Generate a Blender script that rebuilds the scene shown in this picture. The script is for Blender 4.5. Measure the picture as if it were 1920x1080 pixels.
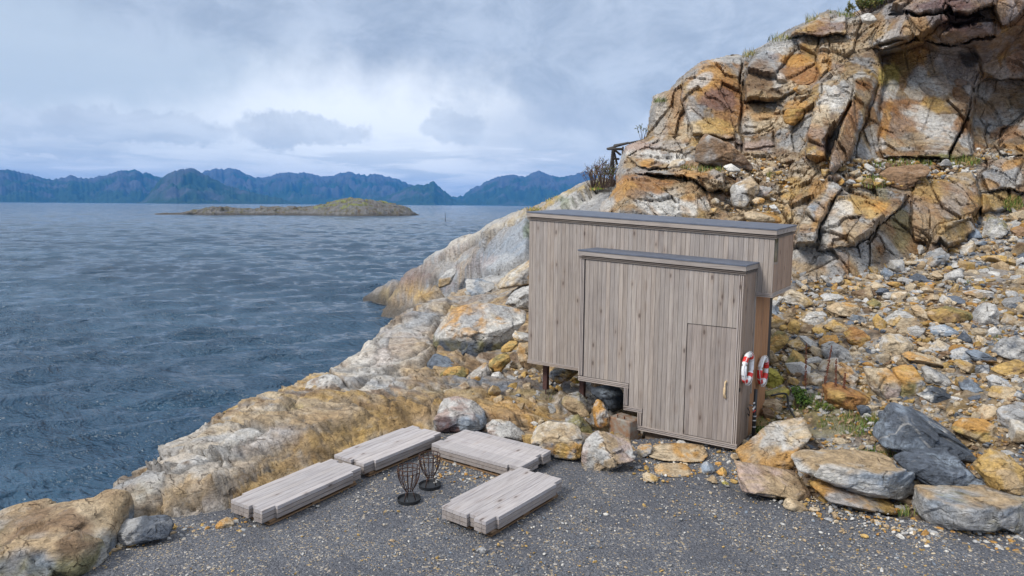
import bpy, bmesh, math, random
import numpy as np
from mathutils import Vector, Matrix
S = bpy.context.scene
for o in list(bpy.data.objects): bpy.data.objects.remove(o)
rad = math.radians
# ------------------------------------------------------------------ camera
F, PITCH, ROLL, YAW = 1283.3, 0.1203, 0.0070, -0.5849
CAM = np.array([3.0529, -11.6461, 4.1565])
FW = np.array([math.sin(YAW)*math.cos(PITCH), math.cos(YAW)*math.cos(PITCH), -math.sin(PITCH)])
_r = np.array([math.cos(YAW), -math.sin(YAW), 0.0]); _u = np.cross(_r, FW)
RT = _r*math.cos(ROLL)+_u*math.sin(ROLL); UP = -_r*math.sin(ROLL)+_u*math.cos(ROLL)
cd = bpy.data.cameras.new("camera"); cam = bpy.data.objects.new("camera", cd)
S.collection.objects.link(cam); S.camera = cam
cam.matrix_world = Matrix(((RT[0], UP[0], -FW[0], CAM[0]), (RT[1], UP[1], -FW[1], CAM[1]), (RT[2], UP[2], -FW[2], CAM[2]), (0, 0, 0, 1)))
cd.sensor_width = 36; cd.lens = F/1920*36; cd.clip_start = .1; cd.clip_end = 90000
S.view_settings.view_transform = 'Standard'; S.view_settings.look = 'None'
S.view_settings.exposure = 0.42; S.view_settings.gamma = 1
S.cycles.use_denoising = True; S.cycles.sample_clamp_indirect = 3; S.cycles.sample_clamp_direct = 6
S.cycles.max_bounces = 6; S.cycles.volume_bounces = 0; S.cycles.diffuse_bounces = 3

def ray(px, py):
    px = np.asarray(px, float); py = np.asarray(py, float)
    return FW + RT*((px-960)/F)[..., None] + UP*((540-py)/F)[..., None]
def U(px, py, D):                       # a photo pixel at a real depth (metres along the view axis)
    return CAM + ray(px, py)*np.asarray(D, float)[..., None]
def G(px, py, z):                       # a photo pixel on a level plane
    d = ray(px, py); return CAM + d*((z-CAM[2])/d[..., 2])[..., None]
def PX(P):
    d = P-CAM; z = d@FW; z = np.where(np.abs(z) < 1e-3, 1e-3, z)
    return 960+F*(d@RT)/z, 540-F*(d@UP)/z, z
SEA = -4.0
# ------------------------------------------------------------------ world: Nishita sky behind layered cloud
SUN_EL, SUN_AZ = rad(42), YAW+rad(-128)       # azimuth measured clockwise from +Y
def nodes_of(idb):
    idb.use_nodes = True; nt = idb.node_tree; nt.nodes.clear(); return nt
class NT:
    def __init__(s, nt): s.nt = nt
    def n(s, typ, **k):
        nd = s.nt.nodes.new(typ)
        for a, b in k.items(): setattr(nd, a, b)
        return nd
    def l(s, a, b): s.nt.links.new(a, b)
    def put(s, sock, v):
        if v is None: return
        if hasattr(v, 'is_output'): s.l(v, sock)
        else: sock.default_value = v
    def m(s, op, a, b=None, c=None, clamp=False):
        nd = s.n('ShaderNodeMath', operation=op, use_clamp=clamp)
        for i, v in enumerate((a, b, c)): s.put(nd.inputs[i], v)
        return nd.outputs[0]
    def mix(s, f, a, b, mode='MIX'):
        nd = s.n('ShaderNodeMix', data_type='RGBA', blend_type=mode)
        s.put(nd.inputs[0], f)
        for sock, v in ((nd.inputs[6], a), (nd.inputs[7], b)):
            if isinstance(v, tuple) and len(v) == 3: v = v+(1,)
            s.put(sock, v)
        return nd.outputs[2]
    def ramp(s, f, lo, hi, a=0., b=1., smooth=True):
        nd = s.n('ShaderNodeMapRange', interpolation_type='SMOOTHSTEP' if smooth else 'LINEAR')
        s.put(nd.inputs[0], f)
        for i, v in enumerate((lo, hi, a, b)): nd.inputs[i+1].default_value = v
        return nd.outputs[0]
    def noise(s, vec, scale, detail=4, rough=.55, dist=0.):
        nd = s.n('ShaderNodeTexNoise'); s.put(nd.inputs['Vector'], vec)
        nd.inputs['Scale'].default_value = scale; nd.inputs['Detail'].default_value = detail
        nd.inputs['Roughness'].default_value = rough; nd.inputs['Distortion'].default_value = dist
        return nd.outputs[0], nd.outputs[1]
    def vor(s, vec, scale, feature='F1'):
        nd = s.n('ShaderNodeTexVoronoi', feature=feature); s.put(nd.inputs['Vector'], vec)
        nd.inputs['Scale'].default_value = scale; return nd
    def map(s, vec, sc=(1, 1, 1), loc=(0, 0, 0), rot=(0, 0, 0)):
        nd = s.n('ShaderNodeMapping'); s.put(nd.inputs[0], vec)
        nd.inputs[1].default_value = loc; nd.inputs[2].default_value = rot; nd.inputs[3].default_value = sc
        return nd.outputs[0]
def azel(px, py):
    d = ray(px, py); d = d/np.linalg.norm(d)
    return math.degrees(math.atan2(d[0], d[1])), math.degrees(math.asin(d[2]))
W = bpy.data.worlds.new("World"); S.world = W
nt = NT(nodes_of(W))
out = nt.n('ShaderNodeOutputWorld'); bg = nt.n('ShaderNodeBackground'); nt.l(bg.outputs[0], out.inputs[0])
sky = nt.n('ShaderNodeTexSky', sky_type='NISHITA'); sky.sun_disc = False
sky.sun_elevation = SUN_EL; sky.sun_rotation = SUN_AZ
sky.air_density = 1.0; sky.dust_density = 1.5
tc = nt.n('ShaderNodeTexCoord'); sx = nt.n('ShaderNodeSeparateXYZ'); nt.l(tc.outputs['Generated'], sx.inputs[0])
X, Y, Z = sx.outputs
AZ = nt.m('MULTIPLY', nt.m('ARCTAN2', X, Y), 57.2958); EL = nt.m('MULTIPLY', nt.m('ARCSINE', Z), 57.2958)
cb = nt.n('ShaderNodeCombineXYZ'); nt.l(AZ, cb.inputs[0]); nt.l(EL, cb.inputs[1]); P0 = cb.outputs[0]
def warped(scale, amp):
    f, c = nt.noise(P0, scale, 7, .62)
    v = nt.n('ShaderNodeVectorMath', operation='SUBTRACT'); nt.l(c, v.inputs[0]); v.inputs[1].default_value = (.5, .5, .5)
    w = nt.n('ShaderNodeVectorMath', operation='MULTIPLY_ADD'); nt.l(v.outputs[0], w.inputs[0]); w.inputs[1].default_value = (amp, amp, 0); nt.l(P0, w.inputs[2])
    q = nt.n('ShaderNodeSeparateXYZ'); nt.l(w.outputs[0], q.inputs[0]); return q.outputs[0], q.outputs[1]
WA, WE = warped(.16, 7); VA, VE = warped(.55, 3.0)
def blob(px, py, rx, ry, a, e, pw=1.0, tilt=0.):
    az, el = azel(px, py)
    dx = nt.m('SUBTRACT', a, az); dy = nt.m('SUBTRACT', e, el)
    if tilt: dy = nt.m('ADD', dy, nt.m('MULTIPLY', dx, tilt))
    d = nt.m('ADD', nt.m('POWER', nt.m('ABSOLUTE', nt.m('DIVIDE', dx, rx)), 2), nt.m('POWER', nt.m('ABSOLUTE', nt.m('DIVIDE', dy, ry)), 2))
    return nt.ramp(nt.m('SQRT', d), 1.15 if a is VA else 1.2, .78 if a is VA else .6, 0, pw)
def union(l):
    r = l[0]
    for x in l[1:]: r = nt.m('MAXIMUM', r, x)
    return r
streak, _ = nt.noise(nt.map(P0, (.05, .22, 1)), 1.0, 6, .6, .6)
puff, _ = nt.noise(nt.map(P0, (.11, .2, 1)), 1.6, 6, .62, .4)
base = nt.mix(nt.ramp(streak, .3, .7), (.53, .60, .70), (.77, .81, .88))
# brighter veil in the middle of the sky, greyer towards the top left
base = nt.mix(blob(880, 190, 26, 9.5, WA, WE, .9, .12), base, (.90, .93, .97))
base = nt.mix(blob(330, 170, 22, 6, WA, WE, .55, .1), base, (.82, .87, .94))
base = nt.mix(blob(60, -20, 20, 9, WA, WE, .75), base, (.37, .46, .57))
big = union([blob(1250, -40, 21, 12, WA, WE, .95), blob(820, -70, 18, 10.5, WA, WE, 1), blob(430, -70, 16, 7, WA, WE, .9),
             blob(1120, 130, 9, 6, WA, WE, .95), blob(1700, -200, 40, 22, WA, WE, .9)])
bigc = nt.mix(nt.ramp(puff, .3, .72), (.30, .365, .475), (.46, .53, .645))
base = nt.mix(big, base, bigc)
base = nt.mix(blob(1030, 255, 8, 3.2, WA, WE, .5), base, (.46, .52, .63))
small = union([blob(175, 236, 4.47, 1.22, VA, VE), blob(310, 243, 4.64, 1.22, VA, VE), blob(0, 225, 3.44, 1.15, VA, VE), blob(60, 270, 6.02, 0.72, VA, VE, .6),
               blob(545, 245, 4.82, 1.37, VA, VE, .95), blob(640, 252, 2.41, 0.94, VA, VE, .7), blob(850, 238, 2.75, 1.44, VA, VE, .9), blob(860, 200, 2.06, 0.58, VA, VE, .5),
               blob(1040, 262, 3.87, 0.86, VA, VE, .6)])
base = nt.mix(nt.m('MULTIPLY', small, .8), base, nt.mix(nt.ramp(puff, .3, .7), (.44, .50, .60), (.62, .68, .77)))
# low bank above the mountains: pale with grey bars
bars, _ = nt.noise(nt.map(P0, (.10, .9, 1)), 1.0, 5, .6, .5)
low = nt.ramp(EL, 6.5, 3.0, 0, 1)
base = nt.mix(nt.m('MULTIPLY', nt.m('MULTIPLY', low, nt.ramp(bars, .45, .62)), .55), base, (.42, .50, .62))
base = nt.mix(nt.m('MULTIPLY', nt.m('MULTIPLY', low, nt.ramp(bars, .46, .30)), .75), base, (.88, .91, .97))
skc = nt.mix(1.0, sky.outputs[0], (.10, .10, .10), 'MULTIPLY')
fin = nt.mix(.90, skc, base)
# overhead cloud deck is bright and white, so the ground gets an overcast day's light
fin = nt.mix(nt.ramp(EL, 24, 50, 0, 1), fin, (.84, .87, .92))
nt.l(fin, bg.inputs[0]); bg.inputs[1].default_value = 1.0
# ------------------------------------------------------------------ sun through thin cloud
sl = bpy.data.lights.new("sun", 'SUN'); sl.energy = 2.5; sl.angle = rad(12); sl.color = (1, .95, .88)
so = bpy.data.objects.new("sun", sl); S.collection.objects.link(so)
sdir = Vector((math.sin(SUN_AZ)*math.cos(SUN_EL), math.cos(SUN_AZ)*math.cos(SUN_EL), math.sin(SUN_EL)))
so.rotation_euler = sdir.to_track_quat('Z', 'Y').to_euler(); so.location = (0, 0, 30)

# ------------------------------------------------------------------ numpy noise
def hsh(i, j, k, s=0):
    h = (i.astype(np.int64)*374761393 + j.astype(np.int64)*668265263 + k.astype(np.int64)*2147483647 + s*1274126177) & 0xffffffff
    h = ((h ^ (h >> 13))*1274126177) & 0xffffffff
    h = ((h ^ (h >> 16))*2246822519) & 0xffffffff
    return ((h ^ (h >> 15)) & 0xffffff)/16777216.0
def vnoise(P, s=0):
    I = np.floor(P); f = P-I; I = I.astype(np.int64); f = f*f*f*(f*(f*6-15)+10)
    r = 0
    for a in (0, 1):
        for b in (0, 1):
            for c in (0, 1):
                w = (f[:, 0] if a else 1-f[:, 0])*(f[:, 1] if b else 1-f[:, 1])*(f[:, 2] if c else 1-f[:, 2])
                r = r+w*hsh(I[:, 0]+a, I[:, 1]+b, I[:, 2]+c, s)
    return r*2-1
def fbm(P, sc=1., oc=4, s=0, g=.5):
    r = 0; a = 1; t = 0
    for o in range(oc):
        r = r+a*vnoise(P*sc+o*17.3, s+o*7); t += a; a *= g; sc *= 2.03
    return r/t
def cells(P, s=0):
    """3-D jittered cells: nearest id hash, tilt-plane height (-1..1) and distance to the cell border"""
    I = np.floor(P).astype(np.int64); best = np.full(len(P), 9e9); sec = best.copy(); h = np.zeros(len(P)); hid = h.copy()
    for a in (-1, 0, 1):
        for b in (-1, 0, 1):
            for c in (-1, 0, 1):
                i, j, k = I[:, 0]+a, I[:, 1]+b, I[:, 2]+c
                f = np.stack([i+hsh(i, j, k, s+1), j+hsh(i, j, k, s+2), k+hsh(i, j, k, s+3)], 1)
                v = P-f; d = (v*v).sum(1)
                n = np.stack([hsh(i, j, k, s+4)-.5, hsh(i, j, k, s+5)-.5, hsh(i, j, k, s+6)-.5], 1)*2
                hh = (hsh(i, j, k, s+8)*2-1)*.6+(v*n).sum(1)*.8
                m = d < best
                sec = np.where(m, best, np.minimum(sec, d)); h = np.where(m, hh, h); hid = np.where(m, hsh(i, j, k, s+9), hid); best = np.where(m, d, best)
    return h, np.sqrt(sec)-np.sqrt(best), hid
def smooth(x, a, b):
    t = np.clip((x-a)/(b-a), 0, 1); return t*t*(3-2*t)
C = dict(cream=(.46, .375, .26), white=(.54, .52, .48), grey=(.30, .30, .30), lgrey=(.43, .42, .40), slate=(.085, .10, .125), dslate=(.05, .06, .075),
         orange=(.43, .235, .07), rust=(.30, .15, .055), ochre=(.42, .275, .095), brown=(.19, .125, .075), purple=(.15, .09, .085), pink=(.37, .285, .25),
         moss=(.36, .31, .06), tan=(.36, .265, .16), dark=(.06, .055, .05), redb=(.27, .17, .10), olive=(.20, .18, .08), blue=(.22, .26, .31), grass=(.10, .15, .03),
         dry=(.33, .24, .09))
C = {k: np.array(v) for k, v in C.items()}
def mixcol(P, names, sc=1., s=0):
    """layers of rock colour with uneven, noise-edged borders"""
    Q = P+np.stack([fbm(P, sc*1.7, 2, s+50), fbm(P, sc*1.7, 2, s+60), fbm(P, sc*1.7, 2, s+70)], 1)*(.35/sc)
    col = np.tile(C[names[0]], (len(P), 1))
    for i, n in enumerate(names[1:]):
        t = smooth(fbm(Q, sc*(1+.35*i), 5, s+11*i, .6), -.06, .30)[:, None]*.9
        col = col*(1-t)+C[n]*t
    return col*(1+.16*fbm(P, sc*9, 3, s+5)[:, None])

# ------------------------------------------------------------------ mesh / object helpers
def link(o, parent=None):
    S.collection.objects.link(o)
    if parent is not None: o.parent = parent
    return o
def meta(o, label=None, cat=None, group=None, kind=None):
    for k, v in (('label', label), ('category', cat), ('group', group), ('kind', kind)):
        if v: o[k] = v
    return o
def mesh_np(name, V, Fc, col=None, mat=None, smooth_=True, parent=None, loc=None):
    V = np.asarray(V, float); Fc = np.asarray(Fc, np.int32)
    if loc is not None: V = V-np.asarray(loc)
    me = bpy.data.meshes.new(name); k = Fc.shape[1]
    me.vertices.add(len(V)); me.vertices.foreach_set('co', V.astype(np.float32).ravel())
    me.loops.add(Fc.size); me.loops.foreach_set('vertex_index', Fc.ravel())
    me.polygons.add(len(Fc)); me.polygons.foreach_set('loop_start', np.arange(0, Fc.size, k, dtype=np.int32))
    me.polygons.foreach_set('use_smooth', np.full(len(Fc), smooth_))
    me.update(calc_edges=True)
    if col is not None:
        a = me.color_attributes.new('Col', 'FLOAT_COLOR', 'POINT')
        a.data.foreach_set('color', np.hstack([np.clip(col, 0, 1), np.ones((len(V), 1))]).astype(np.float32).ravel())
    if mat: me.materials.append(mat)
    o = bpy.data.objects.new(name, me)
    if loc is not None: o.location = loc
    return link(o, parent)
def grid_faces(nr, nc, keep=None):
    i = np.arange(nr*nc).reshape(nr, nc)
    f = np.stack([i[:-1, :-1], i[:-1, 1:], i[1:, 1:], i[1:, :-1]], -1).reshape(-1, 4)
    if keep is not None: f = f[keep[f].any(1)]
    return f
def compact(V, f, col):
    u, inv = np.unique(f, return_inverse=True); return V[u], inv.reshape(f.shape), col[u]
class MB:
    """collects boxes, tubes and lathes; build() links them as ONE mesh object"""
    def __init__(s): s.v = []; s.f = []; s.c = []
    def add(s, vs, fs, col=(1, 1, 1)):
        b = len(s.v); s.v += [tuple(v) for v in vs]; s.f += [tuple(b+i for i in f) for f in fs]; s.c += [col]*len(vs)
    def box(s, a, b, col=(1, 1, 1), ch=0., M=None):
        (x0, y0, z0), (x1, y1, z1) = a, b
        if ch <= 0:
            vs = [(x0, y0, z0), (x1, y0, z0), (x1, y1, z0), (x0, y1, z0), (x0, y0, z1), (x1, y0, z1), (x1, y1, z1), (x0, y1, z1)]
            fs = [(0, 3, 2, 1), (4, 5, 6, 7), (0, 1, 5, 4), (1, 2, 6, 5), (2, 3, 7, 6), (3, 0, 4, 7)]
        else:
            bm = bmesh.new(); bmesh.ops.create_cube(bm, size=1)
            for v in bm.verts: v.co = ((x0+x1)/2+v.co.x*(x1-x0), (y0+y1)/2+v.co.y*(y1-y0), (z0+z1)/2+v.co.z*(z1-z0))
            bmesh.ops.bevel(bm, geom=bm.edges[:], offset=ch, segments=1, affect='EDGES')
            bm.verts.index_update(); vs = [tuple(v.co) for v in bm.verts]; fs = [tuple(v.index for v in f.verts) for f in bm.faces]; bm.free()
        if M is not None: vs = [tuple(M @ Vector(v)) for v in vs]
        s.add(vs, fs, col)
    def prism(s, poly, z0, z1, col=(1, 1, 1), M=None):
        n = len(poly); vs = [(x, y, z0) for x, y in poly]+[(x, y, z1) for x, y in poly]
        fs = [tuple(range(n))[::-1], tuple(range(n, 2*n))]+[(i, (i+1) % n, n+(i+1) % n, n+i) for i in range(n)]
        if M is not None: vs = [tuple(M @ Vector(v)) for v in vs]
        s.add(vs, fs, col)
    def tube(s, pts, r, n=8, col=(1, 1, 1), closed=False, cap=True):
        pts = [Vector(p) for p in pts]; m = len(pts); rs = r if isinstance(r, (list, tuple)) else [r]*m; vs = []; fs = []
        for i, p in enumerate(pts):
            a = pts[i-1] if (i or closed) else p; b = pts[(i+1) % m] if (i < m-1 or closed) else p
            t = (b-a).normalized(); ref = Vector((0, 0, 1)) if abs(t.z) < .9 else Vector((1, 0, 0))
            x = t.cross(ref).normalized(); y = t.cross(x)
            vs += [tuple(p+(x*math.cos(q)+y*math.sin(q))*rs[i]) for q in [2*math.pi*k/n for k in range(n)]]
        for i in range(m if closed else m-1):
            j = (i+1) % m
            fs += [(i*n+k, i*n+(k+1) % n, j*n+(k+1) % n, j*n+k) for k in range(n)]
        if cap and not closed: fs += [tuple(range(n))[::-1], tuple(range((m-1)*n, m*n))]
        s.add(vs, fs, col)
    def build(s, name, mat, parent=None, sm=False):
        me = bpy.data.meshes.new(name); me.from_pydata(s.v, [], s.f)
        a = me.color_attributes.new('Col', 'FLOAT_COLOR', 'POINT')
        a.data.foreach_set('color', np.array([tuple(c)+(1,) for c in s.c], np.float32).ravel())
        for p in me.polygons: p.use_smooth = sm
        me.materials.append(mat); me.validate(); me.update()
        return link(bpy.data.objects.new(name, me), parent)
def empty(name, loc, label, cat, group=None):
    o = link(bpy.data.objects.new(name, None)); o.location = loc; o.empty_display_size = .2
    return meta(o, label, cat, group)
def part(mb, name, mat, root, sm=False):      # part given in world coordinates under a root that stands at its own place
    L = root.matrix_basis.translation; mb.v = [(x-L.x, y-L.y, z-L.z) for x, y, z in mb.v]
    return mb.build(name, mat, root, sm)

# ------------------------------------------------------------------ materials
def newmat(name):
    m = bpy.data.materials.new(name); t = NT(nodes_of(m))
    o = t.n('ShaderNodeOutputMaterial'); b = t.n('ShaderNodeBsdfPrincipled'); t.l(b.outputs[0], o.inputs[0])
    return m, t, b
def bump(t, h, strength, dist, b, prev=None):
    n = t.n('ShaderNodeBump'); n.inputs['Strength'].default_value = strength; n.inputs['Distance'].default_value = dist
    t.put(n.inputs['Height'], h)
    if prev is not None: t.l(prev, n.inputs['Normal'])
    if b is not None: t.l(n.outputs[0], b.inputs['Normal'])
    return n.outputs[0]
def rock_mat(name='rock', fine=14., bs=.6, bd=.03, rough=.86):
    m, t, b = newmat(name)
    at = t.n('ShaderNodeVertexColor', layer_name='Col'); g = t.n('ShaderNodeNewGeometry'); P = g.outputs['Position']
    n1, _ = t.noise(P, fine, 6, .65, .4); n2, _ = t.noise(P, fine*4, 5, .7); n3, _ = t.noise(t.map(P, (1, 1, 3.2), rot=(.5, .4, .2)), fine*.35, 5, .6, .8)
    v = t.m('ADD', t.m('MULTIPLY', n1, .62), t.m('MULTIPLY', n2, .38))
    k = t.ramp(v, .34, .66, .48, 1.48, False)
    c = t.mix(1., at.outputs[0], t.mix(0, (1, 1, 1), (1, 1, 1)), 'MULTIPLY')
    vm = t.n('ShaderNodeVectorMath', operation='SCALE'); t.l(c, vm.inputs[0]); t.l(k, vm.inputs['Scale'])
    c = vm.outputs[0]
    # thin veins and bedding seams of a darker, rustier mineral
    c = t.mix(t.ramp(n3, .56, .70, 0, .42), c, t.mix(1., c, (.62, .50, .38), 'MULTIPLY'))
    c = t.mix(t.ramp(n3, .42, .32, 0, .30), c, t.mix(.5, c, (.46, .45, .43)))
    # hairline fractures at two sizes, broken up by noise
    _, wc = t.noise(P, fine*.12, 4, .6)
    wv = t.n('ShaderNodeVectorMath', operation='MULTIPLY_ADD'); t.l(wc, wv.inputs[0]); wv.inputs[1].default_value = (3.2/fine,)*3; t.l(P, wv.inputs[2])
    crk = None
    for sc_, wd_, st_ in ((fine*.13, .012, .7), (fine*.42, .018, .4)):
        e = t.vor(t.map(wv.outputs[0], (.6, 1.7, .75), rot=(.6, .35, .9)), sc_, 'DISTANCE_TO_EDGE').outputs['Distance']
        q = t.m('MULTIPLY', t.ramp(e, wd_, wd_*.15, 0, st_, False), t.ramp(n3, .47, .56, 0, 1)); crk = q if crk is None else t.m('MAXIMUM', crk, q)
    c = t.mix(crk, c, t.mix(1., c, (.22, .18, .15), 'MULTIPLY'))
    t.l(c, b.inputs['Base Color']); b.inputs['Roughness'].default_value = rough; b.inputs['Specular IOR Level'].default_value = .3
    h0 = bump(t, crk, 1., -bd*.9, None); h1 = bump(t, n3, bs, bd*2.6, None, h0); h2 = bump(t, v, bs, bd*1.3, b, h1)
    return m
M_ROCK = rock_mat('rock', 9., .9, .04)
M_FAR = rock_mat('rock_far', 1.6, .8, .22)
M_STONE = rock_mat('stone', 30., .5, .012)
def wood_mat(name, axis, tint=(1, 1, 1), rough=.82, grain=1.):
    m, t, b = newmat(name)
    at = t.n('ShaderNodeVertexColor', layer_name='Col'); g = t.n('ShaderNodeNewGeometry'); P = g.outputs['Position']
    sc = [95., 95., 95.]; sc[axis] = 3.2
    s2 = [20., 20., 20.]; s2[axis] = .9
    ks = [6.5, 6.5, 6.5]; ks[axis] = 2.6
    n1, _ = t.noise(t.map(P, tuple(sc)), 1., 4, .6, .3); n2, _ = t.noise(t.map(P, tuple(s2)), 1., 5, .6, 1.2); n3, _ = t.noise(P, 1.3, 4, .6)
    kv = t.vor(t.map(P, tuple(ks)), 1.0); kd = kv.outputs['Distance']
    sp = t.n('ShaderNodeSeparateColor'); t.l(kv.outputs['Color'], sp.inputs[0])
    has = t.m('GREATER_THAN', sp.outputs[0], .45)
    knot = t.m('MULTIPLY', t.ramp(kd, .17, .06), has); halo = t.m('MULTIPLY', t.ramp(kd, .42, .12), has)
    c = at.outputs[0]
    c = t.mix(t.ramp(n1, .35, .7, 0, .55*grain), c, t.mix(1., c, (.55, .52, .50), 'MULTIPLY'))
    c = t.mix(t.ramp(n2, .45, .75, 0, .55), c, t.mix(1., c, (.58, .55, .56), 'MULTIPLY'))
    c = t.mix(t.ramp(n2, .45, .25, 0, .45), c, t.mix(.5, c, (.62, .55, .47)))
    c = t.mix(t.ramp(n3, .45, .75, 0, .35), c, t.mix(1., c, (.66, .66, .70), 'MULTIPLY'))
    c = t.mix(t.m('MULTIPLY', halo, .35), c, t.mix(1., c, (.72, .62, .54), 'MULTIPLY'))
    c = t.mix(t.m('MULTIPLY', knot, .75), c, (.07, .05, .045))
    c = t.mix(1., c, tint, 'MULTIPLY')
    t.l(c, b.inputs['Base Color']); b.inputs['Roughness'].default_value = rough; b.inputs['Specular IOR Level'].default_value = .25
    bump(t, t.m('ADD', n1, t.m('MULTIPLY', n2, .5)), .35, .004, b)
    return m
M_WOODV = wood_mat('weathered_cladding', 2); M_WOODX = wood_mat('weathered_trim', 0); M_WOODY = wood_mat('weathered_boards', 1)
def plain(name, col, rough=.6, metal=0., var=.15, sc=20., bs=.1, bd=.002, col2=None):
    m, t, b = newmat(name); g = t.n('ShaderNodeNewGeometry'); n, _ = t.noise(g.outputs['Position'], sc, 5, .65)
    c = t.mix(t.ramp(n, .3, .7), tuple(x*(1-var) for x in col), tuple(min(1, x*(1+var)) for x in col) if col2 is None else col2)
    t.l(c, b.inputs['Base Color']); b.inputs['Roughness'].default_value = rough; b.inputs['Metallic'].default_value = metal
    bump(t, n, bs, bd, b); return m
M_ROOF = plain('bitumen_roof', (.085, .10, .135), .55, 0, .2, 6., .2, .003)
M_STEEL = plain('rusty_steel', (.075, .035, .03), .7, .2, .3, 25., .3, .003)
M_IRON = plain('fire_iron', (.022, .020, .02), .55, .5, .3, 60., .2, .001, (.10, .040, .02))
M_BLACK = plain('black_rubber', (.015, .016, .018), .5)
M_WHITE = plain('lifebuoy_white', (.72, .73, .75), .5, 0, .08)
M_RED = plain('lifebuoy_red', (.62, .03, .025), .5, 0, .12)
M_ROPE = plain('rope', (.62, .60, .58), .8)
M_PALE = plain('pale_pine', (.62, .46, .27), .6, 0, .15, 40.)
M_BRASS = plain('galvanised', (.42, .42, .42), .4, .7)
M_GLASS = plain('dark_glass', (.035, .04, .02), .12, 0, .3, 3.)
M_CONC = plain('concrete', (.33, .31, .27), .9, 0, .25, 9., .5, .01, (.22, .115, .06))
M_DARKW = plain('dark_gap', (.035, .03, .03), .8)

# ------------------------------------------------------------------ sea
def make_sea():
    rr = [9.]
    while rr[-1] < 1900: rr.append(rr[-1]*1.0085)
    while rr[-1] < 42000: rr.append(rr[-1]*1.06)
    rr = np.array(rr); azc = math.atan2(FW[0], FW[1])
    aa = azc+np.radians(np.concatenate([np.arange(-110, -43, 1.), np.arange(-43, 20, .11), np.arange(20, 90, 1.5)]))
    R_, A = np.meshgrid(rr, aa, indexing='ij')
    x = CAM[0]+R_*np.sin(A); y = CAM[1]+R_*np.cos(A); z = np.zeros_like(x)
    rng = np.random.RandomState(3); wd = math.atan2(FW[0], FW[1])+rad(155)
    fade = np.clip(1-(R_-900)/900, 0, 1)
    for i in range(58):
        L = .5*1.105**i if i < 26 else rng.uniform(1.5, 5) if i < 38 else rng.uniform(6, 26); a = wd+rng.normal(0, .38); k = 2*math.pi/L
        am = .0140*min(L, 5)**.80*rng.uniform(.5, 1.1)*(1 if i < 38 else .75)
        lf = np.clip(2.2-(R_*.0085)*2.6/L, 0, 1)
        ph = k*(x*math.sin(a)+y*math.cos(a))+rng.uniform(0, 6.3)+.7*np.sin(x*.13*rng.uniform(.5, 1.5)+i)*np.sin(y*.11+i*2)
        w = np.sin(ph); z += am*lf*(w+.35*(np.abs(w)**2-.5))
    z = SEA+z*fade
    V = np.stack([x, y, z], -1).reshape(-1, 3)
    m, t, b = newmat('sea_water'); g = t.n('ShaderNodeNewGeometry'); P = g.outputs['Position']
    rot = -(wd)
    n1, _ = t.noise(t.map(P, (1.7, 4.6, 1), rot=(0, 0, wd)), 1.0, 4, .6, .35)
    n2, _ = t.noise(t.map(P, (5.5, 12.5, 1), rot=(0, 0, wd+.2)), 1.0, 3, .55, .3)
    n5, _ = t.noise(t.map(P, (.5, 1.35, 1), rot=(0, 0, wd+.1)), 1.0, 4, .62, .35)
    n3, _ = t.noise(t.map(P, (.012, .045, 1), rot=(0, 0, wd)), 1.0, 4, .6, .5)
    n4, _ = t.noise(t.map(P, (.12, .34, 1), rot=(0, 0, wd-.2)), 1.0, 5, .65, .4)
    b1 = bump(t, n4, .9, 1.5, None); b3 = bump(t, n5, .6, .42, None, b1); b2 = bump(t, n1, .6, .12, None, b3); bump(t, n2, .25, .03, b, b2)
    t.l(t.mix(t.ramp(n3, .3, .7), (.013, .044, .084), (.026, .072, .124)), b.inputs['Base Color'])
    b.inputs['Roughness'].default_value = .11; b.inputs['IOR'].default_value = 1.33; b.inputs['Specular IOR Level'].default_value = .5
    o = mesh_np('sea', V, grid_faces(len(rr), len(aa)), None, m); meta(o, kind='structure')
make_sea()

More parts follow.
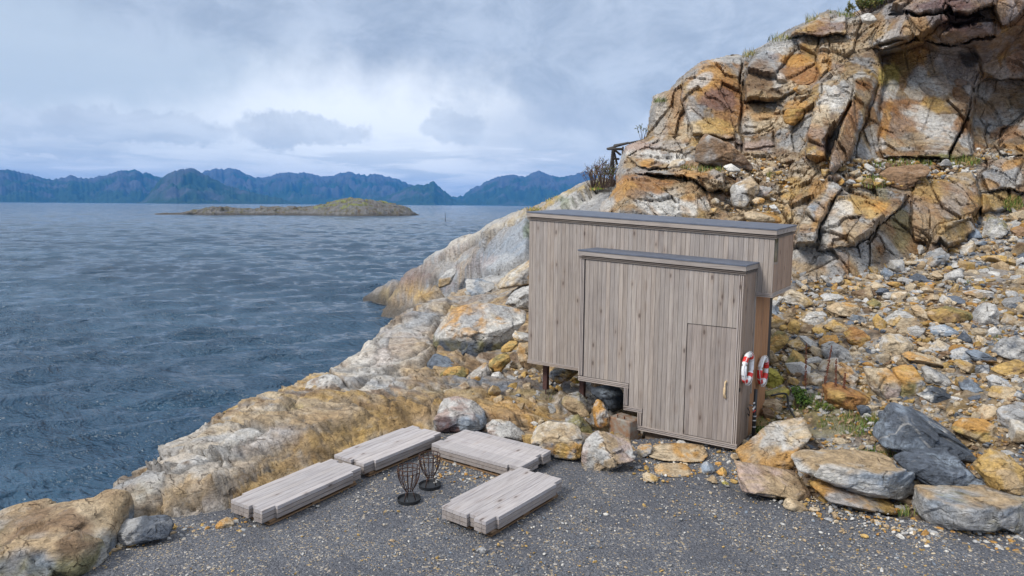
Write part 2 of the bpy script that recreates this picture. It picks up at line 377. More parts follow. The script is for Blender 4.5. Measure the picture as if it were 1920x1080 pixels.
# ------------------------------------------------------------------ far mountains
m, t, b = newmat('far_fells'); at = t.n('ShaderNodeVertexColor', layer_name='Col'); t.l(at.outputs[0], b.inputs['Base Color']); b.inputs['Roughness'].default_value = 1
b.inputs['Specular IOR Level'].default_value = .1
M_FELL = m
def mountain(name, pts, D, seed, wf=2600, wb=3000):
    pts = np.array(pts, float); px = np.arange(pts[0, 0], pts[-1, 0]+.1, 2.0); py = np.interp(px, pts[:, 0], pts[:, 1])
    py = py+fbm(np.stack([px*.05, px*0, px*0+seed], 1), 1, 4, seed)*2.4-(.5-np.abs(fbm(np.stack([px*.09, px*0, px*0+seed+9], 1), 1, 4, seed+5, .7)))*7+2.6
    d = ray(px, py); az = np.arctan2(d[:, 0], d[:, 1]); h = D*d[:, 2]/np.hypot(d[:, 0], d[:, 1])+CAM[2]
    h = np.maximum(h, -5); rows = np.concatenate([np.linspace(-1, 0, 34), np.linspace(0, 1, 12)[1:]])
    T, A = np.meshgrid(rows, az, indexing='ij'); H = np.tile(h, (len(rows), 1))
    R_ = D+np.where(T < 0, T*wf*(.55+.45*np.clip(H/500, 0, 1.2)), T*wb)
    x = CAM[0]+R_*np.sin(A); y = CAM[1]+R_*np.cos(A)
    Q = np.stack([x, y, x*0], -1).reshape(-1, 3)/1000.
    rg = 1-np.abs(fbm(Q, 1.9, 5, seed, .6)).reshape(x.shape)*2.6
    s = np.where(T < 0, (1+T), (1-T)); prof = s**1.15
    z = H*np.clip(prof+(rg-.55)*.62*s*(1-s)*2.2, -.02, 1.0-.0*s)+(-12)*(1-s)
    z = np.minimum(z, H*1.0)
    V = np.stack([x, y, z], -1).reshape(-1, 3)
    k = smooth(fbm(Q, 3.2, 4, seed+3)+(V[:, 2]/700-.5)*.9, -.15, .35)[:, None]
    col = np.array((.030, .052, .020))*(1-k)+np.array((.075, .075, .08))*k
    col = col*(1+.35*fbm(Q, 9, 3, seed+8)[:, None])
    meta(mesh_np(name, V, grid_faces(*x.shape), col, M_FELL), kind='structure')
mountain('mountain', [(-500, 330), (-250, 322), (-60, 320), (0, 318), (22, 318), (45, 324), (100, 337), (130, 329), (160, 335), (195, 327), (225, 320), (250, 317), (265, 321), (278, 325), (300, 333), (350, 352), (420, 378)], 15500, 1)
mountain('mountain', [(250, 384), (270, 372), (285, 354), (300, 338), (312, 326), (330, 318), (345, 317), (362, 314), (378, 322), (400, 336), (440, 352), (480, 362), (520, 370), (575, 384)], 11800, 2, 1800)
mountain('mountain', [(340, 350), (380, 322), (405, 316), (425, 315), (450, 319), (480, 331), (497, 334), (515, 327), (540, 323), (580, 323), (600, 329), (620, 331), (640, 325), (657, 321), (680, 327), (700, 324), (720, 327), (745, 336), (770, 346), (800, 356), (850, 378)], 17500, 3, 3600)
mountain('mountain', [(690, 374), (740, 362), (770, 350), (790, 346), (812, 340), (826, 351), (845, 368), (862, 378), (880, 384)], 13600, 4, 1600)
mountain('mountain', [(820, 380), (850, 368), (870, 366), (885, 354), (905, 343), (925, 334), (960, 328), (985, 331), (1010, 320), (1022, 324), (1045, 333), (1065, 330), (1082, 325), (1098, 320), (1112, 329), (1160, 338), (1260, 330), (1400, 345), (1700, 360)], 16500, 5)

# ------------------------------------------------------------------ low islet in the sound
def islet():
    c = G(540., 402.5, SEA); th = YAW; ax = np.array([math.cos(th), -math.sin(th)]); ay = np.array([math.sin(th), math.cos(th)])
    a0 = math.atan2(c[0]-CAM[0], c[1]-CAM[1]); ax = np.array([math.cos(a0), -math.sin(a0)]); ay = np.array([math.sin(a0), math.cos(a0)])
    D = math.hypot(c[0]-CAM[0], c[1]-CAM[1]); sc = D/1283.*1.0
    prof = np.array([(290, 0), (305, .6), (335, 2.0), (370, 4), (395, 8), (420, 14.5), (450, 12.5), (480, 11), (530, 13), (570, 13.5), (600, 20), (622, 27), (645, 31), (665, 31.5), (690, 27), (720, 22), (745, 16), (760, 8), (776, 0)], float)
    u = np.linspace(286, 780, 420); v = np.linspace(-1, 1, 90); Vv, Uu = np.meshgrid(v, u, indexing='ij')
    hh = np.interp(Uu, prof[:, 0], prof[:, 1])*sc
    wid = (6+hh*4.2); X_ = (Uu-540)*sc; Y_ = Vv*wid
    Q = np.stack([X_, Y_, X_*0], -1).reshape(-1, 3)
    c1, e1, _ = cells(Q/np.array([9., 6, 9]), 5); c2, e2, _ = cells(Q/3., 9)
    z = hh*.92*np.clip(1-Vv**2, 0, 1)**.8+(c1.reshape(hh.shape)*1.5+c2.reshape(hh.shape)*.6)*np.clip(hh/3, 0, 1)-.4*(Vv**4)*3
    x = c[0]+ax[0]*X_+ay[0]*Y_; y = c[1]+ax[1]*X_+ay[1]*Y_
    V = np.stack([x, y, SEA+z-.25], -1).reshape(-1, 3); zz = z.ravel()
    col = mixcol(Q, ['grey', 'brown', 'grey', 'olive', 'grey'], .25, 4)*.46
    col = np.where((zz < 1.5+.5*fbm(Q, .3, 3, 2))[:, None], C['dark']*1.0+col*.12, col)
    k = (smooth(fbm(Q, .10, 4, 31)+(zz/9-.95)*.8, .10, .24)*smooth(zz, 3, 5))[:, None]
    k = k*smooth(fbm(Q, .5, 3, 44), -.25, .1)[:, None]; col = col*(1-k)+(C['grass']*.8+C['dry']*.25)*k
    meta(mesh_np('islet', V, grid_faces(*x.shape), col, M_FAR), kind='structure')
islet()
# ------------------------------------------------------------------ shore + slope terrain: one height function from surveyed points
HALT = 0
_tp = []
def tp(px, py, D=None, z=None):
    P = U(px, py, D) if D is not None else G(px, py, z); _tp.append(P); return P
def crest(px, py, D, drop=1.):          # a skyline point: the ground falls to the sea behind it
    P = tp(px, py, D); d = P-CAM; d[2] = 0; d /= np.linalg.norm(d)
    for k, zz in ((1.2, -.45), (3., -2.*drop), (6., -6.)):
        k = k*max(1, (D/22)**.6); _tp.append(np.array([P[0]+d[0]*k, P[1]+d[1]*k, max(P[2]+zz, -6.5) if zz > -6 else -6.5]))
for a in [(600, 1000), (900, 1000), (1300, 1000), (1300, 930), (700, 930), (900, 900), (1500, 1060), (1100, 950), (400, 1060), (300, 1060), (1150, 1075), (1750, 1075), (1650, 1010)]: tp(*a, z=-.42)
for x, y in [(-2, -11), (4, -11), (1, -14), (-5, -11), (7, -8), (7, -12)]: _tp.append(np.array([x, y, -.42]))
for a in [(200, 1015), (240, 992), (310, 985), (400, 965), (460, 952), (545, 905), (625, 870), (700, 838), (770, 808), (860, 806), (960, 848), (1090, 868), (1200, 848), (1390, 875)]: tp(*a, z=-.13)
for a in [(1400, 905), (1500, 945), (1620, 985), (1730, 1000), (1920, 1020), (2100, 1030)]: tp(*a, z=-.16)
for x, y in [(-6.6, -8.3), (-7.2, -10), (-7.6, -12), (-8.2, -15)]:
    for dx, zz in ((0, -.4), (-.7, -1.5), (-2.2, -6.2), (-6, -6.5)): _tp.append(np.array([x+dx, y+dx*.6+(0 if dx else 0), zz]))
for a in [(192, 950, 9.45), (230, 917, 10.0), (300, 878, 10.75), (345, 845, 11.35), (386, 812, 12.1), (440, 775, 12.9), (500, 752, 13.6), (560, 724, 15.2), (610, 708, 16.6),
          (650, 688, 18.2), (690, 655, 20.8), (715, 630, 23.), (745, 606, 26), (782, 582, 29.5)]: crest(*a)
crest(855, 556, 34, .8)
tp(820, 578, 31.5)
# near slab: tilted foot, ochre face, flatter top
for a in [(300, 930, .12), (400, 900, .28), (500, 860, .20), (420, 850, .22), (600, 815, .26), (690, 775, .38), (745, 756, .42), (800, 775, .16), (640, 770, .36), (560, 790, .34), (480, 815, .34), (560, 755, .25), (620, 740, .25), (340, 890, .15), (260, 940, .0)]: tp(a[0], a[1], z=a[2])
for a in [(790, 745, .2), (850, 752, .12), (700, 728, .12), (840, 725, .1), (900, 745, .12), (960, 755, .1), (1000, 735, .05), (1190, 815, -.2), (930, 790, .0), (1150, 735, -.1)]: tp(a[0], a[1], z=a[2])
for a in [(740, 660, 19.8), (800, 640, 21.5), (690, 700, 17.2), (780, 700, 17.), (860, 700, 16.6), (820, 610, 25), (900, 600, 24), (870, 580, 28), (960, 690, 17.), (1040, 700, 16.8), (1000, 650, 19), (1000, 600, 22), (960, 560, 26), (1090, 690, 16.5)]: tp(*a)
# ground under and behind the hut
for x, y, z in [(-4.5, 2.8, .35), (-2, 2.8, .3), (-1, 1.5, -.1), (-.5, .6, -.2), (.2, 2.8, .45), (-3, 5, 1.0), (0, 5, 1.3), (-5, 5, .5), (-1, .3, -.2), (-2, 1.2, -.2)]: _tp.append(np.array([x, y, z]))
for px_, py_, zz in ((1024, 792, -.36), (1000, 775, -.22), (1060, 790, -.36), (1100, 790, -.38), (1150, 790, -.38), (1024, 770, -.25), (1075, 760, -.22), (990, 750, -.1), (1130, 765, -.3)): tp(px_, py_, z=zz)
# headland
for a in [(686, 561, 59.), (705, 545, 57), (735, 522, 55), (765, 505, 53), (800, 486, 51), (850, 462, 49), (900, 438, 47.5), (950, 414, 46), (1000, 392, 44), (1050, 371, 42), (1100, 352, 40), (1130, 343, 38.5)]: crest(*a)
for a in [(690, 572, 57), (720, 578, 54), (745, 580, 52), (770, 577, 52.5)]: tp(a[0], a[1]+3, z=-4.3)
for a in [(740, 555, 52.5), (790, 565, 49), (800, 530, 48), (840, 550, 44.5), (860, 510, 44), (900, 520, 39), (900, 480, 42.5), (950, 460, 41), (1000, 440, 37), (980, 490, 35), (1050, 410, 36), (930, 550, 33), (985, 530, 30), (1100, 385, 34), (1100, 430, 29), (820, 572, 46), (1150, 420, 27), (1250, 430, 23), (1350, 440, 20.5)]: tp(*a)
for a in [(800, 580, 50), (830, 575, 43), (850, 566, 39)]: tp(a[0], a[1]+2, z=-4.4)
# rubble slope
for a in [(1440, 800, 12.6), (1600, 850, 11.2), (1700, 830, 11.5), (1900, 900, 9.9), (1900, 800, 11.), (1900, 700, 12.8), (1900, 600, 15), (1900, 500, 18.2), (1900, 410, 21.2), (1600, 760, 12.6), (1600, 700, 13.7), (1600, 600, 15.6),
          (1600, 520, 18), (1480, 700, 13.9), (1480, 600, 15.9), (1500, 530, 17.8), (1455, 560, 17.2), (1750, 700, 13.2), (1750, 600, 15.3), (1750, 500, 18.3), (1850, 410, 21), (1500, 470, 19.5), (1500, 850, 11.7), (1750, 920, 10.4),
          (2150, 800, 10.2), (2150, 600, 14), (2150, 400, 20), (2150, 930, 9.2), (1950, 390, 23)]: tp(*a)
TP = np.array(_tp)
_d = np.hypot(TP[:, None, 0]-TP[None, :, 0], TP[:, None, 1]-TP[None, :, 1])
_n = len(TP); _A = np.zeros((_n+3, _n+3)); _A[:_n, :_n] = _d-.0*np.eye(_n); _A[:_n, :_n] -= np.eye(_n)*.02
_A[:_n, _n] = 1; _A[:_n, _n+1:] = TP[:, :2]; _A[_n, :_n] = 1; _A[_n+1:, :_n] = TP[:, :2].T
_w = np.linalg.solve(_A, np.concatenate([TP[:, 2], [0, 0, 0]]))
def TZ(x, y):
    x = np.asarray(x, float); y = np.asarray(y, float); sh = x.shape; x = x.ravel(); y = y.ravel(); r = np.empty(len(x))
    for i in range(0, len(x), 20000):
        d = np.hypot(x[i:i+20000, None]-TP[None, :, 0], y[i:i+20000, None]-TP[None, :, 1])
        r[i:i+20000] = d@_w[:_n]+_w[_n]+_w[_n+1]*x[i:i+20000]+_w[_n+2]*y[i:i+20000]
    return np.maximum(r, -6.5).reshape(sh)
def inpoly(x, y, poly):
    r = np.zeros(len(x), bool); p = np.asarray(poly, float)
    for i in range(len(p)):
        (x1, y1), (x2, y2) = p[i-1], p[i]
        if y1 == y2: continue
        r ^= ((y1 > y) != (y2 > y)) & (x < (x2-x1)*(y-y1)/(y2-y1)+x1)
    return r
def pdist(x, y, poly, closed=True, near=False):
    p = np.asarray(poly, float); best = np.full(len(x), 1e9); nx = x.copy(); ny = y.copy()
    for i in range(0 if closed else 1, len(p)):
        a, b_ = p[i-1], p[i]; d = b_-a; t = np.clip(((x-a[0])*d[0]+(y-a[1])*d[1])/max(d@d, 1e-9), 0, 1)
        qx = a[0]+t*d[0]; qy = a[1]+t*d[1]; e = np.hypot(x-qx, y-qy); m_ = e < best
        best = np.where(m_, e, best); nx = np.where(m_, qx, nx); ny = np.where(m_, qy, ny)
    return (best, nx, ny) if near else best
def paint(V, col, blobs, warp=26, s=0, sc=.9):
    """mineral stains with noise-broken edges"""
    px, py, z = PX(V); k = np.maximum(z, 1)/14.
    wx = fbm(V/k[:, None], sc, 5, 90+s)*warp; wy = fbm(V/k[:, None], sc, 5, 95+s)*warp
    g = fbm(V/k[:, None], sc*3, 4, 99+s)
    for (x, y, rx, ry, tilt, nm, st) in blobs:
        m_ = (np.abs(px-x) < 2.2*max(rx, ry)+40) & (np.abs(py-y) < 2.2*max(rx, ry)+40)
        if not m_.any(): continue
        a = rad(tilt); dx = px[m_]+wx[m_]-x; dy = py[m_]+wy[m_]-y
        d = np.hypot((dx*math.cos(a)+dy*math.sin(a))/rx, (-dx*math.sin(a)+dy*math.cos(a))/ry)
        t = (smooth(-d+g[m_]*.55, -1.18, -.72)*st)[:, None]
        tint = C[nm]*(1+.25*g[m_])[:, None]
        col[m_] = col[m_]*(1-t)+tint*t
    return col
def polar(pxa, pxb, r0, r1, da, dr):
    a0, a1 = [math.atan2(*(lambda d: (d[0], d[1]))(ray(p, 600.))) for p in (pxa, pxb)]
    aa = np.arange(a0, a1, rad(da)); rr = [r0]
    while rr[-1] < r1: rr.append(rr[-1]*(1+dr))
    rr = np.array(rr); R_, A = np.meshgrid(rr, aa, indexing='ij')
    return CAM[0]+R_*np.sin(A), CAM[1]+R_*np.cos(A), R_
def tz_(s, ox, oy, l): return [(ox+a/s, oy+b/s) for a, b in l]
s3_ = lambda l: tz_(2.743, 0, 700, l); z3_ = lambda l: tz_(2.743, 400, 740, l); z7_ = lambda l: tz_(3.375, 640, 380, l); t7_ = lambda l: tz_(4.8, 700, 660, l)
# outline, step up (m), slope to the right, slope downwards, colour, strength
SLAB = [(s3_([(545, 760), (556, 660), (640, 592), (800, 488), (885, 535), (850, 620), (760, 700), (640, 760)]), .05, .0, .0, 'grey', .6),
        (s3_([(770, 520), (840, 470), (890, 395), (960, 350), (1060, 300), (1260, 270), (1420, 300), (1330, 360), (1180, 430), (1000, 480), (880, 520)]), .10, -.03, .02, 'lgrey', .8),
        (s3_([(800, 720), (880, 560), (1050, 500), (1260, 440), (1440, 400), (1600, 330), (1500, 420), (1270, 540), (1100, 600), (960, 640), (870, 740)]), .03, 0, .02, 'tan', .5),
        (s3_([(830, 770), (880, 690), (1000, 640), (1180, 600), (1290, 560), (1200, 680), (1120, 730), (900, 790)]), -.03, .02, 0, 'grey', .6),
        (s3_([(1180, 430), (1420, 300), (1640, 290), (1560, 350), (1440, 400), (1260, 440)]), .05, 0, 0, 'pink', .5),
        (z3_([(70, 560), (150, 480), (280, 400), (500, 215), (640, 190), (700, 160), (840, 130), (900, 25), (985, 12), (1110, 68), (1135, 150), (1100, 200), (860, 260), (620, 350), (350, 480), (200, 550)]), .0, 0, 0, 'ochre', .75),
        (z3_([(300, 420), (500, 230), (640, 200), (690, 240), (560, 330), (400, 430)]), .03, 0, 0, 'brown', .45), (z3_([(830, 140), (900, 30), (985, 18), (1110, 75), (1130, 150), (1000, 190), (880, 210)]), .06, 0, 0, 'brown', .55),
        (z3_([(150, 170), (330, 95), (560, 45), (690, 33), (795, 65), (770, 100), (700, 150), (640, 175), (560, 190), (340, 205)]), .10, 0, 0, 'tan', .75),
        (z3_([(0, 480), (100, 300), (330, 200), (560, 195), (420, 250), (280, 330), (160, 430), (60, 520)]), .05, 0, 0, 'lgrey', .5),
        (z7_([(-60, 1100), (60, 980), (180, 890), (330, 770), (480, 690), (640, 590), (700, 630), (620, 760), (560, 850), (600, 960), (500, 1040), (300, 1100), (60, 1180)]), .14, 0, 0, 'lgrey', .55),
        (z7_([(380, 760), (560, 690), (640, 730), (560, 780), (420, 810)]), .05, 0, 0, 'blue', .6), (z7_([(60, 1000), (200, 900), (260, 950), (200, 1040), (60, 1100)]), .04, 0, 0, 'white', .5), (z7_([(330, 900), (470, 880), (560, 940), (420, 1010), (320, 980)]), .06, 0, 0, 'tan', .55),
        (z7_([(130, 615), (230, 550), (380, 470), (500, 395), (620, 400), (600, 520), (450, 600), (230, 660)]), .25, 0, 0, 'brown', .4),
        (z7_([(450, 620), (480, 590), (620, 545), (650, 590), (560, 640), (470, 665)]), .4, 0, 0, 'ochre', .6), (z7_([(390, 500), (560, 470), (600, 500), (520, 550), (370, 560)]), .2, 0, 0, 'purple', .5),
        (z7_([(500, 390), (700, 265), (860, 195), (1000, 130), (1190, 40), (1190, 110), (1000, 190), (820, 265), (700, 335), (560, 400)]), .35, 0, 0, 'lgrey', .5),
        (z7_([(780, 460), (900, 300), (1000, 200), (1190, 115), (1190, 360), (1100, 420), (1010, 460)]), .4, 0, 0, 'blue', .4), (z7_([(730, 400), (850, 320), (930, 290), (860, 380), (780, 440)]), .15, 0, 0, 'tan', .5),
        (t7_([(590, 400), (700, 330), (900, 300), (1060, 330), (1000, 380), (900, 440), (760, 415)]), .07, 0, 0, 'tan', .6), (t7_([(150, 350), (400, 340), (640, 360), (560, 430), (420, 480), (240, 400)]), .07, 0, 0, 'tan', .6), (t7_([(640, 290), (1000, 250), (1480, 240), (1500, 300), (1100, 330), (800, 300)]), .05, 0, 0, 'slate', .75)]
def bedrock():
    x, y, R_ = polar(-330, 1250, 6.3, 84, .12, .0075); sh = x.shape
    x = x.ravel(); y = y.ravel(); r = R_.ravel(); z = TZ(x, y)
    # ground normals, then fractured displacement along a leaning axis (the strata dip seaward)
    V = np.stack([x, y, z], 1); sc = np.clip(r/14., .8, 3.)
    B = np.array([[.80, .55, .25], [-.42, .80, -.45], [-.42, .2, .88]])
    Q = V@B.T
    e = Q/np.array([2.6, .8, .9])
    far = smooth(r, 24, 34)[:, None]
    e2 = Q/np.array([5.2, 2.6, 2.4])
    wv = np.stack([fbm(V, .35, 3, 4), fbm(V, .35, 3, 5), fbm(V, .35, 3, 6)], 1)*.22
    hA, eA, iA = cells(e+wv, 11); hF, eF, iF = cells(e2+wv*.6, 13)
    hB, eB, iB = cells(Q/np.array([.9, .30, .34])+wv*1.5, 17)
    hC, eC, iC = cells(Q/np.array([.32, .12, .14]), 19)
    f1 = far[:, 0]
    land = smooth(z, -6, -3.5)
    d = (1-f1)*(hA*.19-.10*smooth(eA, .05, 0)) + f1*(hF*.34-.16*smooth(eF, .05, 0))*smooth(z, SEA+.2, SEA+2.5)
    d += (hB*.05-.03*smooth(eB, .06, 0))*np.where(f1 > .5, 1.2, 1)*(.35+.9*smooth(fbm(V, .6, 3, 88), -.15, .3)) + hC*.009*(1+f1) + fbm(V, 2.0, 4, 23)*.035*(1+1.0*f1)
    qs = V[:, 0]*.95+V[:, 2]*1.3+V[:, 1]*.12+fbm(V, .45, 4, 61)*.55; s1 = qs*1.5; s2 = qs*4.1+fbm(V, .9, 3, 62)*.5
    saw1 = 1-np.abs((s1 % 1)-.15)/.85*1.0; saw1 = np.where((s1 % 1) < .15, (s1 % 1)/.15, (1-(s1 % 1))/.85); saw2 = np.where((s2 % 1) < .2, (s2 % 1)/.2, (1-(s2 % 1))/.8)
    md = smooth(fbm(V, .5, 3, 63), -.35, .15)
    d += ((saw1-.5)*(.17-.10*f1)*md+(saw2-.5)*.022*smooth(fbm(V, 1.1, 3, 64), -.2, .2))*(1-.1*f1)*smooth(z, SEA, SEA+2)
    # quiet near the gravel sheet so it stays covered
    px, py, _ = PX(V)
    gp = [(90, 1100), (215, 1010), (310, 985), (460, 955), (620, 885), (760, 822), (900, 815), (1000, 860), (1400, 860), (1400, 1300), (-200, 1300)]
    gd = np.where(inpoly(px, py, gp), -pdist(px, py, gp), pdist(px, py, gp))
    d *= (.25+.75*smooth(gd, -10, 40))*land
    d *= (.25+0*d) if False else 1
    bx = px+fbm(V, 1.4, 3, 141)*7*14/np.maximum(r, 9); by = py+fbm(V, 1.4, 3, 147)*6*14/np.maximum(r, 9)
    sl_col = []; calm = np.zeros(len(px)); groove = np.zeros(len(px))
    for poly, off, tr, td, cn, stg in SLAB:
        p_ = np.array(poly); m_ = (np.abs(bx-p_[:, 0].mean()) < np.ptp(p_[:, 0])*.5+60) & (np.abs(by-p_[:, 1].mean()) < np.ptp(p_[:, 1])*.5+60)
        i_ = inpoly(bx[m_], by[m_], poly); dd_ = pdist(bx[m_], by[m_], poly); s_ = np.full(len(px), -60.); s_[m_] = np.where(i_, dd_, -dd_)
        t_ = smooth(s_, -1.2, 1.8); calm = np.maximum(calm, smooth(s_, -2, 6)); cx_, cy_ = p_.mean(0)
        extra = t_*(off+tr*(bx-cx_)/60+td*(by-cy_)/30)*(gd > -6); groove = np.maximum(groove, np.exp(-((s_+1.5)/2.4)**2)*smooth(fbm(V, .9, 3, 151), -.35, .05)*(gd > 0)); d = d+0
        sl_col.append((extra, t_, cn, stg))
    d = d*(1-.5*calm)+sum(e_[0] for e_ in sl_col)-groove*.055*np.maximum(1, r/16)
    n = np.array([-.25, -.35, .9])
    V = V+n*d[:, None]
    V[:, 2] = np.where(gd < -14, np.minimum(V[:, 2], -.2), V[:, 2])
    col = mixcol(Q/np.array([1.6, .7, .7]), ['tan', 'lgrey', 'tan', 'ochre', 'grey', 'brown'], .8, 3)*.92
    colf = mixcol(Q/np.array([3., 1.4, 1.4]), ['grey', 'lgrey', 'tan', 'blue', 'grey'], .35, 8)*.92
    col = col*(1-far)+colf*far
    st = smooth(fbm(Q, .5, 3, 77)+.0, .1, .3)*smooth(np.sin(Q[:, 2]*26+fbm(V, 1.2, 3, 5)*5), .3, .95)*.35*(1-f1)
    col = col*(1-st[:, None])+C['brown']*st[:, None]
    blobs = [(560, 830, 190, 18, -22, 'tan', .8), (690, 790, 120, 26, -24, 'ochre', .8), (760, 775, 60, 30, 0, 'brown', .55), (600, 850, 110, 14, -24, 'brown', .5), (640, 840, 60, 12, -24, 'ochre', .7), (540, 770, 130, 16, -10, 'cream', .7),
             (580, 790, 60, 7, -8, 'orange', .35), (430, 850, 90, 20, -30, 'lgrey', .85), (320, 900, 70, 22, -32, 'lgrey', .85), (350, 940, 90, 12, -30, 'grey', .5), (260, 930, 50, 16, -30, 'olive', .35), (420, 905, 60, 8, -30, 'tan', .8),
             (500, 800, 60, 8, -15, 'white', .5), (720, 690, 70, 38, -20, 'white', .75), (740, 655, 60, 25, -30, 'pink', .7), (800, 690, 45, 28, 0, 'tan', .8), (690, 715, 50, 8, -5, 'blue', .5), (760, 615, 60, 14, -30, 'blue', .55), (800, 605, 50, 18, -20, 'lgrey', .7),
             (720, 720, 60, 10, 0, 'slate', .3), (900, 745, 110, 16, 5, 'ochre', .6), (960, 765, 60, 12, 10, 'orange', .5), (1000, 790, 50, 14, 5, 'orange', .8), (1015, 775, 25, 10, 0, 'ochre', .8), (960, 720, 120, 8, 6, 'slate', .85), (1060, 725, 60, 12, 8, 'slate', .8), (850, 735, 40, 9, 0, 'olive', .4),
             (1000, 740, 60, 10, 5, 'olive', .45), (900, 715, 70, 6, 0, 'blue', .7), (740, 728, 20, 7, 0, 'rust', .7), (560, 765, 30, 5, 0, 'moss', .25),
             (750, 548, 40, 14, -25, 'ochre', .6), (720, 560, 40, 12, -10, 'olive', .5), (790, 555, 30, 12, 0, 'ochre', .75), (765, 520, 40, 9, -10, 'purple', .5), (820, 545, 50, 7, -15, 'purple', .5), (870, 470, 60, 10, -25, 'brown', .4), (900, 440, 40, 6, -25, 'cream', .6),
             (950, 500, 60, 25, -20, 'lgrey', .8), (960, 450, 40, 30, 0, 'blue', .35), (890, 500, 40, 12, -20, 'pink', .7), (840, 480, 50, 6, -30, 'pink', .6), (1050, 368, 60, 7, -20, 'dry', .9), (1090, 372, 40, 9, 0, 'lgrey', .8), (1000, 392, 50, 4, -24, 'dry', .9), (960, 412, 40, 3, -24, 'dry', .7), (1065, 380, 26, 5, 0, 'grass', .5), (985, 430, 9, 14, 0, 'grass', .6)]
    blobs = [(a, b_, c_, d_, e_, f_, g_*.82) for a, b_, c_, d_, e_, f_, g_ in blobs]; col = paint(V, col, blobs, 22, 1, 1.6)
    for _, t_, cn, stg in sl_col:
        k_ = (t_*stg*(.72+.5*fbm(V, 1.6, 3, 161)))[:, None]; col = col*(1-k_)+C[cn]*(1+.3*fbm(V, 2.5, 4, 163))[:, None]*k_
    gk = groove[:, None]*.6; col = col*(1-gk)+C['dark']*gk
    wet = smooth(V[:, 2]+.35*fbm(V, .8, 3, 31), SEA+1.3, SEA+.5)[:, None]; col = col*(1-wet*.85)+C['dark']*wet*.8
    keep = V[:, 2] > SEA-.5
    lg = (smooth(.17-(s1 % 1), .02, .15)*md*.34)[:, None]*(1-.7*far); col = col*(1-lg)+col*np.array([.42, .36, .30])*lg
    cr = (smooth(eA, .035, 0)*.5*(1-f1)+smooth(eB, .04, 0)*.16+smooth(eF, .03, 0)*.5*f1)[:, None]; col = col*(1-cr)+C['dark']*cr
    col = col*(.95+.10*iB+.12*iA)[:, None]
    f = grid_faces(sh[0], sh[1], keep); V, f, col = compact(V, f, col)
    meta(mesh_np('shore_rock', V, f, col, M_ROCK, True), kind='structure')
def scree_base():
    x, y, R_ = polar(1235, 2500, 7.5, 34, .16, .009); sh = x.shape
    x = x.ravel(); y = y.ravel(); z = TZ(x, y); V = np.stack([x, y, z], 1)
    hA, eA, iA = cells(V/.55, 31); hB, eB, iB = cells(V/.16, 33)
    V[:, 2] += hA*.05+hB*.025+fbm(V, .8, 4, 8)*.08
    col = mixcol(V, ['tan', 'grey', 'ochre', 'lgrey', 'brown'], .9, 12)*(.38+.5*iB)[:, None]  # base colour darkened so the gaps between stones look shaded
    col = paint(V, col, [(1560, 470, 120, 40, 0, 'ochre', .6), (1600, 500, 160, 25, 0, 'cream', .5), (1850, 480, 120, 50, 0, 'grey', .6), (1580, 790, 90, 30, 0, 'olive', .6), (1640, 820, 60, 25, 0, 'brown', .5), (1560, 900, 200, 20, 10, 'brown', .5), (1450, 770, 40, 30, 0, 'olive', .6)], 20, 2)
    meta(mesh_np('rubble_slope', V, grid_faces(*sh), col, M_ROCK), kind='structure')

